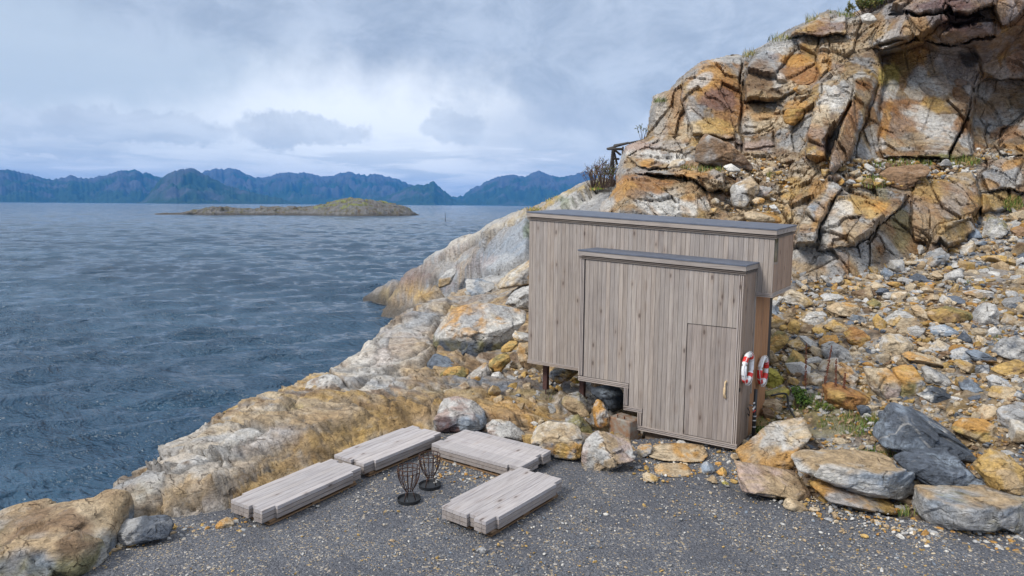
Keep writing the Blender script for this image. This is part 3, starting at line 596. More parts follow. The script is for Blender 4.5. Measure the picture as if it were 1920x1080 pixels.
# ------------------------------------------------------------------ quarried cliff
def z5(l): return [(1100+a/2.3415, b/2.3415) for a, b in l]
CSIL = [(1118, 430), (1122, 395), (1128, 380), (1140, 372), (1154, 350), (1155, 325), (1162, 300), (1172, 275), (1195, 262), (1211, 257), (1214, 232), (1218, 205), (1224, 180), (1240, 172), (1255, 168), (1270, 150), (1284, 137), (1300, 125), (1318, 113), (1345, 107), (1375, 101), (1396, 103), (1405, 108),
        (1413, 94), (1430, 84), (1452, 70), (1465, 62), (1480, 52), (1500, 43), (1526, 32), (1535, 25), (1550, 18), (1566, 19), (1580, 26), (1600, 24), (1618, 15), (1640, 6), (1660, -8), (1700, -40), (1780, -110), (1900, -210), (2050, -300), (2250, -380), (2450, -400), (2450, 700), (1118, 700)]
_cp = [(1490, 480, 18.6), (1500, 520, 17.9), (1560, 520, 17.9), (1620, 510, 18.2), (1740, 460, 19.3), (1850, 405, 21), (1920, 385, 21.8), (2050, 400, 21),
       (1130, 400, 23.2), (1180, 400, 21.8), (1300, 400, 21.4), (1180, 350, 22.2), (1300, 345, 22.), (1355, 330, 22.6), (1360, 400, 21.6), (1150, 330, 26.5), (1180, 285, 27.5), (1240, 300, 26), (1300, 280, 26.), (1340, 315, 24), (1250, 325, 24.5),
       (1220, 240, 29), (1225, 190, 29.6), (1260, 240, 27.2), (1300, 180, 27), (1300, 130, 28.5), (1380, 130, 28), (1380, 240, 26.2), (1440, 100, 28.4), (1440, 180, 26.4), (1500, 60, 27.6), (1520, 130, 26), (1560, 30, 28), (1450, 250, 25.4), (1450, 290, 24.6), (1420, 340, 22.8), (1430, 390, 21.2),
       (1480, 330, 23), (1480, 430, 20.), (1530, 430, 18.9), (1540, 330, 21.3), (1570, 240, 22.6), (1600, 170, 23.6), (1630, 200, 23), (1580, 310, 21.6), (1540, 380, 20.2), (1560, 110, 25.3), (1620, 60, 26), (1600, 120, 25),
       (1640, 20, 26), (1700, 60, 24), (1680, 120, 24.8), (1700, 200, 24.2), (1700, 280, 23.4), (1800, 120, 24.6), (1800, 200, 24.), (1790, 280, 23.), (1780, 40, 22.6), (1850, 60, 22.4), (1850, 170, 24.6), (1900, 200, 24.2), (1850, 250, 24.), (1900, 100, 24), (1910, 30, 22.6),
       (1650, 305, 22.6), (1750, 305, 22.3), (1640, 350, 20.8), (1740, 330, 21.6), (1620, 370, 19.8), (1680, 370, 20), (1620, 430, 18.8), (1690, 430, 19.2), (1780, 360, 20.8), (1830, 330, 21.8), (1780, 420, 20), (1880, 330, 21.8), (1900, 270, 23), (1860, 370, 21.4),
       (1800, -60, 23), (1700, -20, 25.5), (2050, 300, 21.6), (2050, 100, 22.5), (2050, -100, 23.5), (2300, 200, 19.5), (2300, -200, 22), (2300, 450, 18.), (1900, -200, 25), (1300, 520, 21.5), (1150, 500, 23.5), (1700, 600, 17.6), (2000, 600, 19), (1400, 600, 18.5)]
CP = np.array(_cp, float); CP[:, :2] /= 100
_d = np.hypot(CP[:, None, 0]-CP[None, :, 0], CP[:, None, 1]-CP[None, :, 1]); _m = len(CP)
_A = np.zeros((_m+3, _m+3)); _A[:_m, :_m] = _d-np.eye(_m)*.03; _A[:_m, _m] = 1; _A[:_m, _m+1:] = CP[:, :2]; _A[_m, :_m] = 1; _A[_m+1:, :_m] = CP[:, :2].T
_cw = np.linalg.solve(_A, np.concatenate([CP[:, 2], [0, 0, 0]]))
def CD(px, py):
    px = np.asarray(px, float)/100; py = np.asarray(py, float)/100; r = np.empty(px.shape)
    for i in range(0, len(px), 20000):
        s_ = slice(i, i+20000); d = np.hypot(px[s_, None]-CP[None, :, 0], py[s_, None]-CP[None, :, 1])
        r[s_] = d@_cw[:_m]+_cw[_m]+_cw[_m+1]*px[s_]+_cw[_m+2]*py[s_]
    return r
# (outline in enlarged-photo units, depth step, extra tilt right, extra tilt down)
BLK = [([(420, 330), (510, 265), (690, 232), (688, 450), (684, 640), (560, 605), (470, 590), (430, 470)], -.35, .5, -.4),
       ([(690, 450), (830, 450), (860, 480), (820, 550), (690, 592)], .05, .3, 0), ([(690, 600), (820, 572), (840, 640), (690, 662)], -.15, 0, 0),
       ([(702, 436), (704, 330), (735, 235), (800, 182), (900, 162), (1030, 165), (1020, 300), (990, 360), (880, 420), (830, 442)], -.35, .5, 0),
       ([(1030, 160), (1075, 180), (1070, 290), (1010, 350), (1020, 250)], -.1, 0, 0),
       ([(880, 165), (900, 120), (1000, 60), (1080, 40), (1135, 60), (1150, 150), (1020, 168), (920, 160)], -1.0, 0, 0),
       ([(1110, 320), (1172, 372), (1165, 450), (1060, 610), (1045, 700), (965, 690), (975, 540), (1040, 410)], -1.1, .9, 0),
       ([(1175, 330), (1262, 322), (1282, 372), (1210, 560), (1140, 730), (1060, 755), (1085, 620), (1165, 455)], -1.0, 1.2, 0),
       ([(1060, 780), (1155, 755), (1150, 800), (1080, 880), (1010, 1060), (915, 1075), (950, 930)], -.9, .9, 0),
       ([(1290, 240), (1400, 205), (1560, 190), (1700, 210), (1730, 330), (1690, 440), (1580, 686), (1300, 690), (1280, 500), (1310, 330)], .25, -.3, -.5),
       ([(1678, 500), (1690, 672), (1582, 690)], -.45, .5, 0),
       ([(1250, 200), (1290, 95), (1400, 70), (1470, 165), (1400, 175), (1300, 215)], -1.1, 0, -.4),
       ([(1330, 40), (1420, -20), (1590, -10), (1600, 30), (1560, 60), (1480, 70), (1400, 60)], -1.0, 0, 0),
       ([(1400, 75), (1560, 70), (1590, 90), (1540, 110), (1480, 190), (1440, 160)], -1.0, 0, 0),
       ([(1560, 165), (1600, 120), (1680, 110), (1790, 100), (1790, 165), (1700, 175), (1600, 200)], -1.0, .3, 0),
       ([(1590, 20), (1800, -20), (1800, 30), (1700, 60), (1610, 60)], -1.3, 0, 0),
       ([(1800, -40), (1960, -60), (1960, 20), (1880, 90), (1820, 120), (1790, 60)], -1.1, 0, 0),
       ([(1690, 380), (1780, 340), (1960, 330), (1960, 480), (1850, 560), (1790, 640), (1700, 680)], .55, 0, 0),
       ([(1780, 640), (1850, 560), (1960, 470), (1960, 700), (1830, 690)], -.3, 0, 0),
       ([(1720, 760), (1820, 700), (1960, 690), (1960, 830), (1760, 832)], -.4, 0, 0),
       ([(1730, 842), (1912, 832), (1850, 925), (1740, 935)], -.2, .3, 0),
       ([(1100, 862), (1400, 852), (1350, 930), (1280, 1000), (1190, 1090), (1015, 1090), (1060, 930)], -.9, -.5, 0),
       ([(1440, 800), (1470, 770), (1700, 750), (1742, 910), (1600, 1000), (1540, 1055), (1430, 1060), (1420, 900)], -.35, -.2, 0),
       ([(1560, 990), (1690, 940), (1700, 1010), (1600, 1090), (1480, 1100)], -.7, 0, 0),
       ([(50, 850), (90, 820), (190, 760), (440, 790), (520, 840), (575, 930), (520, 1000), (50, 1000)], -.7, .5, -.5),
       ([(200, 756), (400, 745), (612, 745), (622, 822), (545, 845), (520, 835), (440, 790)], -1.2, 0, 0),
       ([(180, 700), (250, 660), (400, 690), (430, 715), (352, 735), (210, 737)], -.6, 0, 0),
       ([(140, 760), (170, 640), (280, 606), (440, 600), (520, 640), (430, 690), (250, 655), (180, 700)], -.2, 0, 0)]
CRK = [([(690, 235), (683, 450), (678, 665)], 2.2, .7), ([(688, 441), (830, 441)], 2.6, .8), ([(1690, 380), (1660, 520), (1580, 690)], 2.0, .8), ([(1160, 450), (1080, 560), (1045, 640)], 2.4, .6),
       ([(1260, 205), (1380, 172), (1450, 168), (1540, 200), (1600, 200), (1690, 178), (1790, 170)], 3.5, .9), ([(1600, 60), (1700, 60), (1740, 90), (1590, 100)], 3, .8), ([(1410, 860), (1330, 950), (1195, 1080)], 3, .6),
       ([(1840, 560), (1790, 640)], 2, .5), ([(480, 795), (530, 838), (600, 828)], 4, 1.), ([(1070, 880), (1010, 1060)], 2, .5), ([(930, 830), (890, 900)], 2, .3), ([(1130, 720), (1240, 520), (1285, 380)], 2, .5), ([(560, 140), (880, 160)], 0, 0), ([(1330, 60), (1480, 68), (1560, 60)], 2.5, .6),
       ([(1290, 1000), (1240, 1080)], 2, .4), ([(1700, 1010), (1742, 915)], 2, .5)]
CBL = [(1255, 230, 40, 60, 0, 'tan', .7), (1235, 220, 18, 50, 0, 'lgrey', .6), (1340, 155, 50, 40, 0, 'orange', .85), (1365, 200, 35, 70, 0, 'rust', .75), (1350, 185, 32, 24, 0, 'purple', .75), (1345, 240, 50, 20, 0, 'ochre', .8), (1310, 150, 25, 10, -30, 'lgrey', .8), (1375, 110, 40, 8, 0, 'lgrey', .8),
       (1280, 190, 22, 30, 0, 'rust', .45), (1290, 250, 30, 18, 0, 'cream', .7), (1300, 210, 12, 26, 10, 'lgrey', .7), (1330, 270, 40, 8, 0, 'ochre', .7),
       (1470, 85, 55, 14, -15, 'lgrey', .9), (1440, 110, 24, 10, 0, 'blue', .5), (1500, 140, 45, 30, 0, 'rust', .9), (1500, 115, 40, 10, 0, 'orange', .8), (1430, 150, 22, 35, 0, 'brown', .7), (1460, 150, 12, 20, 20, 'white', .6), (1545, 115, 12, 20, 0, 'orange', .8), (1475, 160, 14, 12, 0, 'cream', .8),
       (1440, 225, 50, 22, 0, 'cream', .8), (1430, 212, 18, 8, 0, 'orange', .6), (1400, 235, 14, 20, 0, 'lgrey', .6), (1500, 200, 30, 12, 0, 'orange', .7), (1485, 218, 22, 12, 0, 'orange', .9), (1410, 270, 40, 12, 0, 'pink', .7), (1500, 170, 20, 8, 0, 'cream', .8),
       (1560, 55, 50, 12, -10, 'purple', .6), (1590, 30, 24, 10, 0, 'lgrey', .7), (1620, 55, 40, 20, 0, 'tan', .6), (1570, 90, 20, 30, 0, 'tan', .8), (1610, 90, 16, 16, 0, 'cream', .6),
       (1560, 175, 24, 26, -40, 'white', .85), (1590, 170, 20, 22, 0, 'lgrey', .8), (1540, 215, 24, 18, -40, 'cream', .8), (1530, 250, 22, 20, 0, 'rust', .55), (1545, 275, 20, 10, 0, 'purple', .6), (1620, 160, 14, 10, 0, 'rust', .8), (1610, 140, 24, 8, 0, 'lgrey', .8), (1600, 220, 16, 50, 25, 'rust', .8), (1580, 280, 22, 26, 20, 'redb', .8),
       (1530, 300, 18, 20, 0, 'orange', .6), (1500, 320, 36, 20, 0, 'cream', .7), (1480, 350, 20, 20, 0, 'ochre', .8), (1530, 350, 24, 18, -30, 'orange', .6), (1520, 400, 30, 12, -40, 'blue', .6), (1500, 410, 24, 20, 0, 'cream', .7), (1545, 395, 12, 40, 30, 'orange', .6), (1560, 360, 10, 40, 30, 'lgrey', .6),
       (1690, 120, 40, 26, 0, 'ochre', .8), (1670, 145, 16, 28, 0, 'moss', .5), (1720, 110, 20, 30, 0, 'orange', .6), (1780, 110, 30, 34, 0, 'grey', .7), (1812, 108, 20, 14, 15, 'dslate', .9), (1690, 200, 50, 14, 0, 'rust', .8), (1670, 175, 20, 16, 0, 'white', .7), (1750, 170, 40, 16, 30, 'white', .75), (1720, 150, 18, 24, 0, 'lgrey', .8),
       (1760, 200, 30, 16, 0, 'ochre', .8), (1730, 215, 40, 14, 15, 'white', .7), (1690, 235, 40, 20, 0, 'rust', .55), (1660, 240, 10, 50, 10, 'orange', .7), (1770, 250, 50, 20, 30, 'lgrey', .8), (1700, 270, 60, 8, 0, 'tan', .8), (1650, 270, 16, 16, 0, 'lgrey', .7), (1800, 240, 16, 24, 20, 'rust', .8), (1805, 275, 16, 10, 0, 'lgrey', .8),
       (1700, 30, 60, 26, 0, 'grey', .55), (1720, 50, 26, 22, 0, 'ochre', .6), (1640, 55, 20, 24, 0, 'ochre', .4), (1780, 10, 60, 10, 0, 'purple', .7), (1800, 40, 40, 20, 0, 'purple', .7), (1830, 60, 40, 14, 0, 'pink', .35), (1880, 20, 18, 28, 0, 'ochre', .5), (1900, 130, 40, 20, -30, 'lgrey', .6), (1905, 120, 18, 20, 0, 'rust', .6),
       (1850, 190, 40, 40, 0, 'brown', .7), (1840, 165, 20, 20, 0, 'lgrey', .6), (1890, 230, 40, 30, -30, 'lgrey', .6), (1890, 250, 30, 12, -15, 'rust', .75), (1900, 275, 30, 10, 0, 'orange', .6), (1870, 330, 50, 18, 0, 'blue', .55), (1900, 335, 30, 20, 0, 'lgrey', .7), (1900, 305, 30, 8, -20, 'orange', .7), (1850, 345, 20, 10, 0, 'orange', .7), (1880, 375, 50, 14, 0, 'ochre', .8),
       (1730, 305, 90, 9, 0, 'olive', .6), (1650, 350, 24, 30, 0, 'olive', .5), (1780, 305, 50, 8, 0, 'grass', .35), (1620, 385, 40, 20, 0, 'ochre', .85), (1650, 385, 20, 12, 0, 'orange', .7), (1580, 395, 20, 14, 0, 'white', .7), (1600, 430, 50, 20, 20, 'tan', .7), (1560, 430, 20, 24, 20, 'lgrey', .8), (1640, 410, 50, 6, -45, 'brown', .7),
       (1760, 370, 60, 40, 0, 'redb', .6), (1740, 350, 30, 24, 0, 'ochre', .6), (1790, 370, 20, 30, 0, 'lgrey', .35), (1720, 430, 60, 30, 0, 'tan', .7), (1690, 430, 16, 40, 0, 'olive', .6), (1780, 430, 30, 24, -30, 'ochre', .6), (1640, 450, 30, 20, 0, 'lgrey', .45), (1540, 480, 50, 18, 10, 'grey', .7),
       (1200, 345, 60, 22, -5, 'rust', .85), (1170, 360, 30, 20, -30, 'orange', .8), (1190, 370, 24, 14, 0, 'redb', .8), (1300, 355, 40, 14, 0, 'tan', .8), (1260, 385, 80, 20, 0, 'white', .85), (1135, 385, 14, 20, 0, 'lgrey', .8), (1290, 370, 20, 8, 0, 'orange', .6), (1340, 385, 14, 30, 0, 'tan', .6), (1220, 322, 60, 7, 0, 'grey', .7), (1300, 323, 40, 7, 0, 'orange', .6), (1350, 330, 14, 16, 0, 'grey', .7),
       (1190, 275, 40, 14, 0, 'pink', .8), (1250, 270, 40, 12, 0, 'grey', .5), (1220, 295, 46, 12, 8, 'white', .95), (1215, 308, 16, 8, 0, 'orange', .85), (1165, 300, 12, 34, 0, 'grey', .7), (1265, 300, 26, 8, 0, 'white', .85), (1430, 300, 40, 10, 0, 'cream', .7), (1420, 400, 40, 20, 0, 'tan', .6)]
def cliff():
    cx = np.concatenate([np.arange(1100, 1926, 1.9), 1926+np.cumsum(np.linspace(3, 26, 36))]); cy = np.concatenate([-420+np.cumsum(np.linspace(26, 3, 28)), np.arange(-12, 560, 1.9)])
    cy = cy[(cy < -13) | (cy >= -12)]
    PXg, PYg = np.meshgrid(cx, cy); sh = PXg.shape; px = PXg.ravel().copy(); py = PYg.ravel().copy()
    w0 = np.stack([px*.02, py*.02, px*0], 1); jag = fbm(w0, 3.5, 4, 3)*4.5
    ins = inpoly(px, py, CSIL); dist, nx, ny = pdist(px, py, CSIL, True, True); sd = np.where(ins, dist, -dist)+0*jag
    edge = sd.copy(); wx = px+fbm(w0, 1.3, 4, 41)*9; wy = py+fbm(w0, 1.3, 4, 47)*9
    outm = sd < 0
    qx = np.where(outm, nx, px); qy = np.where(outm, ny, py)
    ud = np.clip(-sd, 0, 60)
    D = CD(qx, qy)
    bx, by = wx+(qx-px), wy+(qy-py); tone = np.ones(len(px)); 
    for poly, off, tr, td in BLK:
        p = z5(poly); c = np.mean(p, 0); i = inpoly(bx, by, p); d = pdist(bx, by, p); s_ = np.where(i, d, -d)
        t = smooth(s_, -1.6, 2.2)
        D += t*(off+tr*(bx-c[0])/60+td*(by-c[1])/60)+.16*np.exp(-(s_/2.2)**2)*(np.abs(s_) < 8)
    for line, wpx, dep in CRK:
        if dep: D += .6*dep*np.exp(-(pdist(bx, by, z5(line), False)/wpx)**2)
    D += .9*np.clip(1-edge/16, 0, 1)**2*(edge > 0)+np.where(outm, .9, 0)
    V = U(qx, qy, D)
    B = np.array([[.86, -.35, .36], [.30, .93, .20], [-.40, -.07, .91]]); Q = V@B.T
    wv = np.stack([fbm(V, .4, 3, 14), fbm(V, .4, 3, 15), fbm(V, .4, 3, 16)], 1)*.14
    hA, eA, iA = cells(Q/np.array([1.6, 1.6, 2.3])+wv, 51); hB, eB, iB = cells(Q/np.array([.55, .6, .8])+wv*1.6, 53); hC, eC, iC = cells(Q/np.array([.2, .22, .3])+wv, 57)
    rub = np.zeros(len(px))
    for x_, y_, rx, ry in ((1440, 400, 60, 70), (1400, 350, 60, 40), (1560, 100, 30, 50), (1500, 330, 50, 40), (1440, 300, 60, 20), (1700, 305, 110, 14), (1620, 340, 50, 30), (1870, 290, 30, 20), (1490, 180, 40, 20), (1330, 315, 60, 12), (1620, 60, 40, 40)):
        rub = np.maximum(rub, smooth(-np.hypot((px-x_)/rx, (py-y_)/ry), -1.2, -.6))
    calm = 1-.45*smooth(-np.hypot((px-1720)/90, (py-200)/75), -1.2, -.8)
    disp = (hA*.34-.10*smooth(eA, .03, 0))*calm+(hB*.13-.05*smooth(eB, .04, 0))*(.8+1.3*rub)*calm+(hC*.03-.02*smooth(eC, .08, 0))*(1+2.2*rub)+fbm(V, 3., 4, 9)*.05
    disp *= np.where(outm, .3, smooth(edge, -2, 20)*.75+.25)
    dirv = -ray(qx, qy); dirv = dirv/np.linalg.norm(dirv, axis=1)[:, None]*.85+np.array([-.05, -.05, .35])
    V = V+dirv*disp[:, None]
    # beyond the skyline the hill goes on behind and falls away
    back = ray(qx, qy); back[:, 2] = 0; back /= np.linalg.norm(back, axis=1)[:, None]
    lowl = (qy > 262) | (qx < 1215)
    V = V+np.where(outm, ud, 0)[:, None]*(back*.32+np.array([.10, .02, -.13])*np.where(lowl, .9, .75)[:, None])
    col = mixcol(Q/np.array([1.1, 1.1, 1.6]), ['tan', 'lgrey', 'ochre', 'brown', 'tan', 'grey'], .5, 21)*.9
    col = col*(.80+.26*iA)[:, None]; col = np.where((iB > .86)[:, None], col*.55+C['rust']*.4, col); col = np.where((iB < .10)[:, None], col*.5+C['white']*.42, col)
    col = paint(V, col, CBL, 13, 5, 1.3)
    k = (rub*smooth(iC, .2, .9)*.5)[:, None]; col = col*(1-k)+C['cream']*k
    cr = (smooth(eA, .03, .0)*.35+smooth(eB, .03, 0)*.12)[:, None]; col = col*(1-cr)+C['brown']*.45*cr
    top = smooth(18-edge, 0, 14)*smooth(fbm(V, .9, 3, 66), -.3, .1)*((py < 235))*.75; top = np.clip(top, 0, 1)[:, None]; col = col*(1-top)+C['grey']*.75*top
    # streaks washed down the face
    stv = smooth(fbm(np.stack([Q[:, 0]*3.2, Q[:, 1]*3.2, Q[:, 2]*.35], 1), 1., 3, 71), .12, .4)[:, None]*.3; col = col*(1-stv)+col*C['orange']*1.6*stv
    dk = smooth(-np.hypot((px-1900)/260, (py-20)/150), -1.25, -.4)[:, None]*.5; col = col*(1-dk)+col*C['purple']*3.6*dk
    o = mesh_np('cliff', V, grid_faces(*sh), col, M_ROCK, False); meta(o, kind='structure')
    return o
# ------------------------------------------------------------------ gravel yard
def gravel():
    m, t, b = newmat('grey_gravel'); g = t.n('ShaderNodeNewGeometry'); P = g.outputs['Position']
    v1 = t.vor(P, 62.); v2 = t.vor(P, 30.); v3 = t.vor(P, 120.); n, _ = t.noise(P, .9, 5, .6); n2, _ = t.noise(P, 5, 4, .6)
    def rnd(v, ch):
        s_ = t.n('ShaderNodeSeparateColor'); t.l(v.outputs['Color'], s_.inputs[0]); return s_.outputs[ch]
    c = t.mix(rnd(v1, 0), (.058, .064, .077), (.20, .207, .226))
    c = t.mix(t.ramp(rnd(v3, 1), .80, .95, 0, .7, False), c, (.17, .17, .175))
    c = t.mix(t.m('GREATER_THAN', t.m('ADD', rnd(v1, 1), t.m('MULTIPLY', t.m('SUBTRACT', n, .5), .35)), .945), c, t.mix(rnd(v1, 2), (.46, .43, .38), (.36, .26, .13)))
    c = t.mix(t.m('GREATER_THAN', t.m('ADD', rnd(v2, 0), t.m('MULTIPLY', t.m('SUBTRACT', n2, .5), .4)), .975), c, t.mix(rnd(v2, 1), (.50, .47, .43), (.40, .29, .14)))
    c = t.mix(t.ramp(n, .38, .62, 0, .55), t.mix(1., c, (.72, .72, .74), 'MULTIPLY'), c)
    t.l(c, b.inputs['Base Color']); b.inputs['Roughness'].default_value = .9; b.inputs['Specular IOR Level'].default_value = .25
    h1 = bump(t, v2.outputs['Distance'], .5, -.02, None); h2 = bump(t, v1.outputs['Distance'], .8, -.016, None, h1); bump(t, n2, .6, .05, b, h2)
    poly = [(60, 1100), (190, 1025), (240, 990), (310, 975), (400, 955), (470, 940), (560, 900), (640, 870), (700, 840), (790, 800), (880, 800), (960, 835), (1090, 850), (1190, 828), (1290, 822), (1375, 836), (1415, 850), (1430, 900), (1520, 940), (1640, 965), (1730, 985), (1920, 1005), (2150, 1010)]
    pts = [tuple(G(x, y, -.1)[:2]) for x, y in poly]+[(8, -10), (6, -17), (-6, -17), (-6.3, -11), (-5.9, -9.2)]
    xs = np.arange(-7, 9, .07); ys = np.arange(-17, 1.2, .07); X_, Y_ = np.meshgrid(xs, ys); x = X_.ravel(); y = Y_.ravel()
    keep = inpoly(x, y, pts) | (pdist(x, y, pts) < .12)
    V = np.stack([x, y, x*0-.1], 1); V[:, 2] += fbm(V, .6, 3, 4)*.025+fbm(V, 3., 3, 5)*.012
    f = grid_faces(*X_.shape); f = f[keep[f].all(1)]; V, f, _ = compact(V, f, V)
    meta(mesh_np('gravel_ground', V, f, None, m), kind='structure'); return pts
bedrock(); scree_base(); CLIFF = cliff(); GPTS = gravel()
# ------------------------------------------------------------------ the hut
rng = random.Random(7)
def rayY(px, py, y): d = ray(float(px), float(py)); return CAM+d*((y-CAM[1])/d[1])
def rayX(px, py, x): d = ray(float(px), float(py)); return CAM+d*((x-CAM[0])/d[0])
GREYW = (.335, .30, .275); WARM = (.38, .215, .12); TRIMC = (.38, .34, .32)
def tone(base, v=.16, warm=.3):
    k = 1+rng.uniform(-v, v); w = rng.random()*warm
    return tuple(base[i]*k*(1+w*(.16, .0, -.2)[i]) for i in range(3))
def boards(mb, a0, a1, lo, hi, place, base, bw=.088, gap=.0055, th=.02, warm=.25, v=.12):
    """upright boards side by side; place(a, depth, z) gives the world point"""
    n = max(1, round((a1-a0)/bw)); w = (a1-a0)/n
    for i in range(n):
        xa = a0+i*w+gap/2; xb = a0+(i+1)*w-gap/2; d = rng.uniform(0, .003); c = tone(base, v, warm)
        z0a, z0b = lo((xa+xb)/2), lo((xa+xb)/2); z1a, z1b = hi(xa), hi(xb)
        vs = [place(xa, -th-d, z0a), place(xb, -th-d, z0b), place(xb, 0, z0b), place(xa, 0, z0a), place(xa, -th-d, z1a), place(xb, -th-d, z1b), place(xb, 0, z1b), place(xa, 0, z1a)]
        mb.add(vs, [(0, 3, 2, 1), (4, 5, 6, 7), (0, 1, 5, 4), (1, 2, 6, 5), (2, 3, 7, 6), (3, 0, 4, 7)], c)
HUT = empty('wooden_hut', (-1.5, 1, -.1), 'tall grey plank-clad hut of stepped boxes on steel posts beside the gravel', 'hut')
XL, XR, BY, YB, YS = -4.737, .288, .769, 2.303, 1.926
FXL, FX1, FX2, Z1, Z2 = -3.076, -1.829, -2.115, .351, .775
ftop = lambda x: 3.182+(-x/3.076)*.117; btop = lambda x: 3.7635+(XR-x)/5.025*.2495
# solid cores behind the boards
mb = MB()
def core(poly, y0, y1):
    n = len(poly); vs = [(x, y0, z) for x, z in poly]+[(x, y1, z) for x, z in poly]
    mb.add(vs, [tuple(range(n)), tuple(range(n, 2*n))[::-1]]+[((i+1) % n, i, n+i, n+(i+1) % n) for i in range(n)], (.10, .08, .065))
core([(XL+.03, .76), (FXL, .76), (-.03, .76), (-.03, 2.6), (XR-.025, 2.6), (XR-.025, btop(XR)-.06), (XL+.03, btop(XL)-.06)], BY+.022, YB-.03)
core([(FX1+.02, .02), (-.025, .02), (-.025, ftop(0)-.1), (FXL+.025, ftop(FXL)-.1), (FXL+.025, Z2+.02), (FX2+.025, Z2+.02), (FX2+.025, Z1+.02), (FX1+.02, Z1+.02)], .022, BY+.018)
core([(FX1+.02, .02), (-.03, .02), (-.03, .755), (FX1+.02, .755)], BY+.025, YS-.02)
part(mb, 'wall_core', M_DARKW, HUT)
# cladding of the tall rear box
mb = MB(); boards(mb, XL+.0, XR, lambda x: .743+.075 if x < 0 else 2.5825+.075, lambda x: btop(x)-.14, lambda a, d, z: (a, BY+.022+d, z), GREYW)
part(mb, 'rear_box_cladding', M_WOODV, HUT)
mb = MB(); boards(mb, BY+.025, YB, lambda y: 2.66, lambda y: btop(XR)-.12+(y-BY)*.03, lambda a, d, z: (XR-.022-d, a, z), (.34, .245, .185), v=.1)
part(mb, 'rear_box_side_cladding', M_WOODV, HUT)
mb = MB(); boards(mb, BY+.03, YB, lambda y: .78, lambda y: btop(XL)-.12, lambda a, d, z: (XL+.022+d, a, z), GREYW, v=.1)
part(mb, 'rear_box_end_cladding', M_WOODV, HUT)
# lower side wall, warmer and sheltered
mb = MB(); boards(mb, BY+.0, YS, lambda y: .02, lambda y: 2.60, lambda a, d, z: (-.022-d, a, z), WARM, v=.07, warm=.5, gap=.002); part(mb, 'side_wall', M_WOODV, HUT)
# front box: cladding with the door's opening
DXL, DXR, DZ0, DZ1 = -.935, -.085, .10, 2.10
mb = MB(); pf = lambda a, d, z: (a, .022+d, z); ft = lambda x: ftop(x)-.155
boards(mb, FXL+.10, FX2+.10, lambda x: Z2+.085, ft, pf, GREYW); boards(mb, FX2+.10, FX1+.10, lambda x: Z1+.07, ft, pf, GREYW); boards(mb, FX1+.10, DXL-.012, lambda x: .085, ft, pf, GREYW)
boards(mb, DXL-.012, DXR+.01, lambda x: DZ1+.014, ft, pf, GREYW)
part(mb, 'front_box_cladding', M_WOODV, HUT)
mb = MB(); boards(mb, 0.0, BY-.002, lambda y: .02, lambda y: ftop(0)-.14, lambda a, d, z: (-.022-d, a, z), (.30, .235, .19), v=.09, gap=.003); part(mb, 'front_box_side_cladding', M_WOODV, HUT)
mb = MB(); boards(mb, .03, BY+.02, lambda y: Z2+.02, lambda y: ftop(FXL)-.14, lambda a, d, z: (FXL+.022+d, a, z), GREYW, v=.09); part(mb, 'front_box_end_cladding', M_WOODV, HUT)
# door
mb = MB(); boards(mb, DXL, DXR, lambda x: DZ0, lambda x: DZ1, lambda a, d, z: (a, .020+d, z), (.31, .275, .255), gap=.004, th=.024)
DOOR = part(mb, 'door', M_WOODV, HUT); DOOR['label'] = 'plank door with thin dark outline and pale handle'
mb = MB(); h0 = rayY(1360, 747, -.03); h1 = rayY(1361, 715, -.03); hx = (h0[0]+h1[0])/2
pts = [(hx-(-1.5), .0, 0)]
arc = [(hx, -.005, h0[2]), (hx-.004, -.045, h0[2]+.02), (hx-.012, -.062, h0[2]*.7+h1[2]*.3), (hx-.012, -.064, h0[2]*.4+h1[2]*.6), (hx-.004, -.048, h1[2]-.02), (hx, -.005, h1[2])]
mb.tube([(p[0]+1.5, p[1]-1, p[2]+.1) for p in arc], [.014, .019, .021, .021, .019, .014], 8); mb.build('handle', M_PALE, DOOR, True)
# strip trims: thin battens with dark shadow gaps between
def strips(name, base, along0, along1, across, n, w, gap, y0=-.006, horizontal=True, z_or_x=0., slope=0., side=None, mat=M_WOODX, back=True):
    mb = MB()
    for i in range(n):
        a = z_or_x+i*(w+gap)*across
        lo, hi = (a, a+w) if across > 0 else (a-w, a)
        if side is not None:
            mb.add([(side-.02, along0, lo), (side+.012+.004*i, along0, lo), (side+.012+.004*i, along1, lo), (side-.02, along1, lo), (side-.02, along0, hi), (side+.012+.004*i, along0, hi), (side+.012+.004*i, along1, hi), (side-.02, along1, hi)],
                   [(0, 3, 2, 1), (4, 5, 6, 7), (0, 1, 5, 4), (1, 2, 6, 5), (2, 3, 7, 6), (3, 0, 4, 7)], tone(base, .08))
        elif horizontal:
            s0 = slope*(along0-along1)
            mb.add([(along0, y0-.004*i, lo+s0), (along1, y0-.004*i, lo), (along1, y0+.03, lo), (along0, y0+.03, lo+s0), (along0, y0-.004*i, hi+s0), (along1, y0-.004*i, hi), (along1, y0+.03, hi), (along0, y0+.03, hi+s0)],
                   [(0, 3, 2, 1), (4, 5, 6, 7), (0, 1, 5, 4), (1, 2, 6, 5), (2, 3, 7, 6), (3, 0, 4, 7)], tone(base, .08))
        else: mb.box((lo, y0-.003*i, along0), (hi, y0+.03, along1), tone(base, .08))
    return part(mb, name, mat, HUT)
strips('bottom_trim', TRIMC, FX1, .012, 1, 3, .021, .012, -.008, True, 0.0)
strips('bottom_trim', TRIMC, FX2, FX1+.092, 1, 3, .02, .010, -.008, True, Z1-.012)
strips('bottom_trim', TRIMC, FXL-.012, FX2+.092, 1, 3, .021, .011, -.008, True, Z2-.012)
strips('bottom_trim', TRIMC, XL-.012, FXL-.02, 1, 3, .019, .008, BY-.008, True, .743)
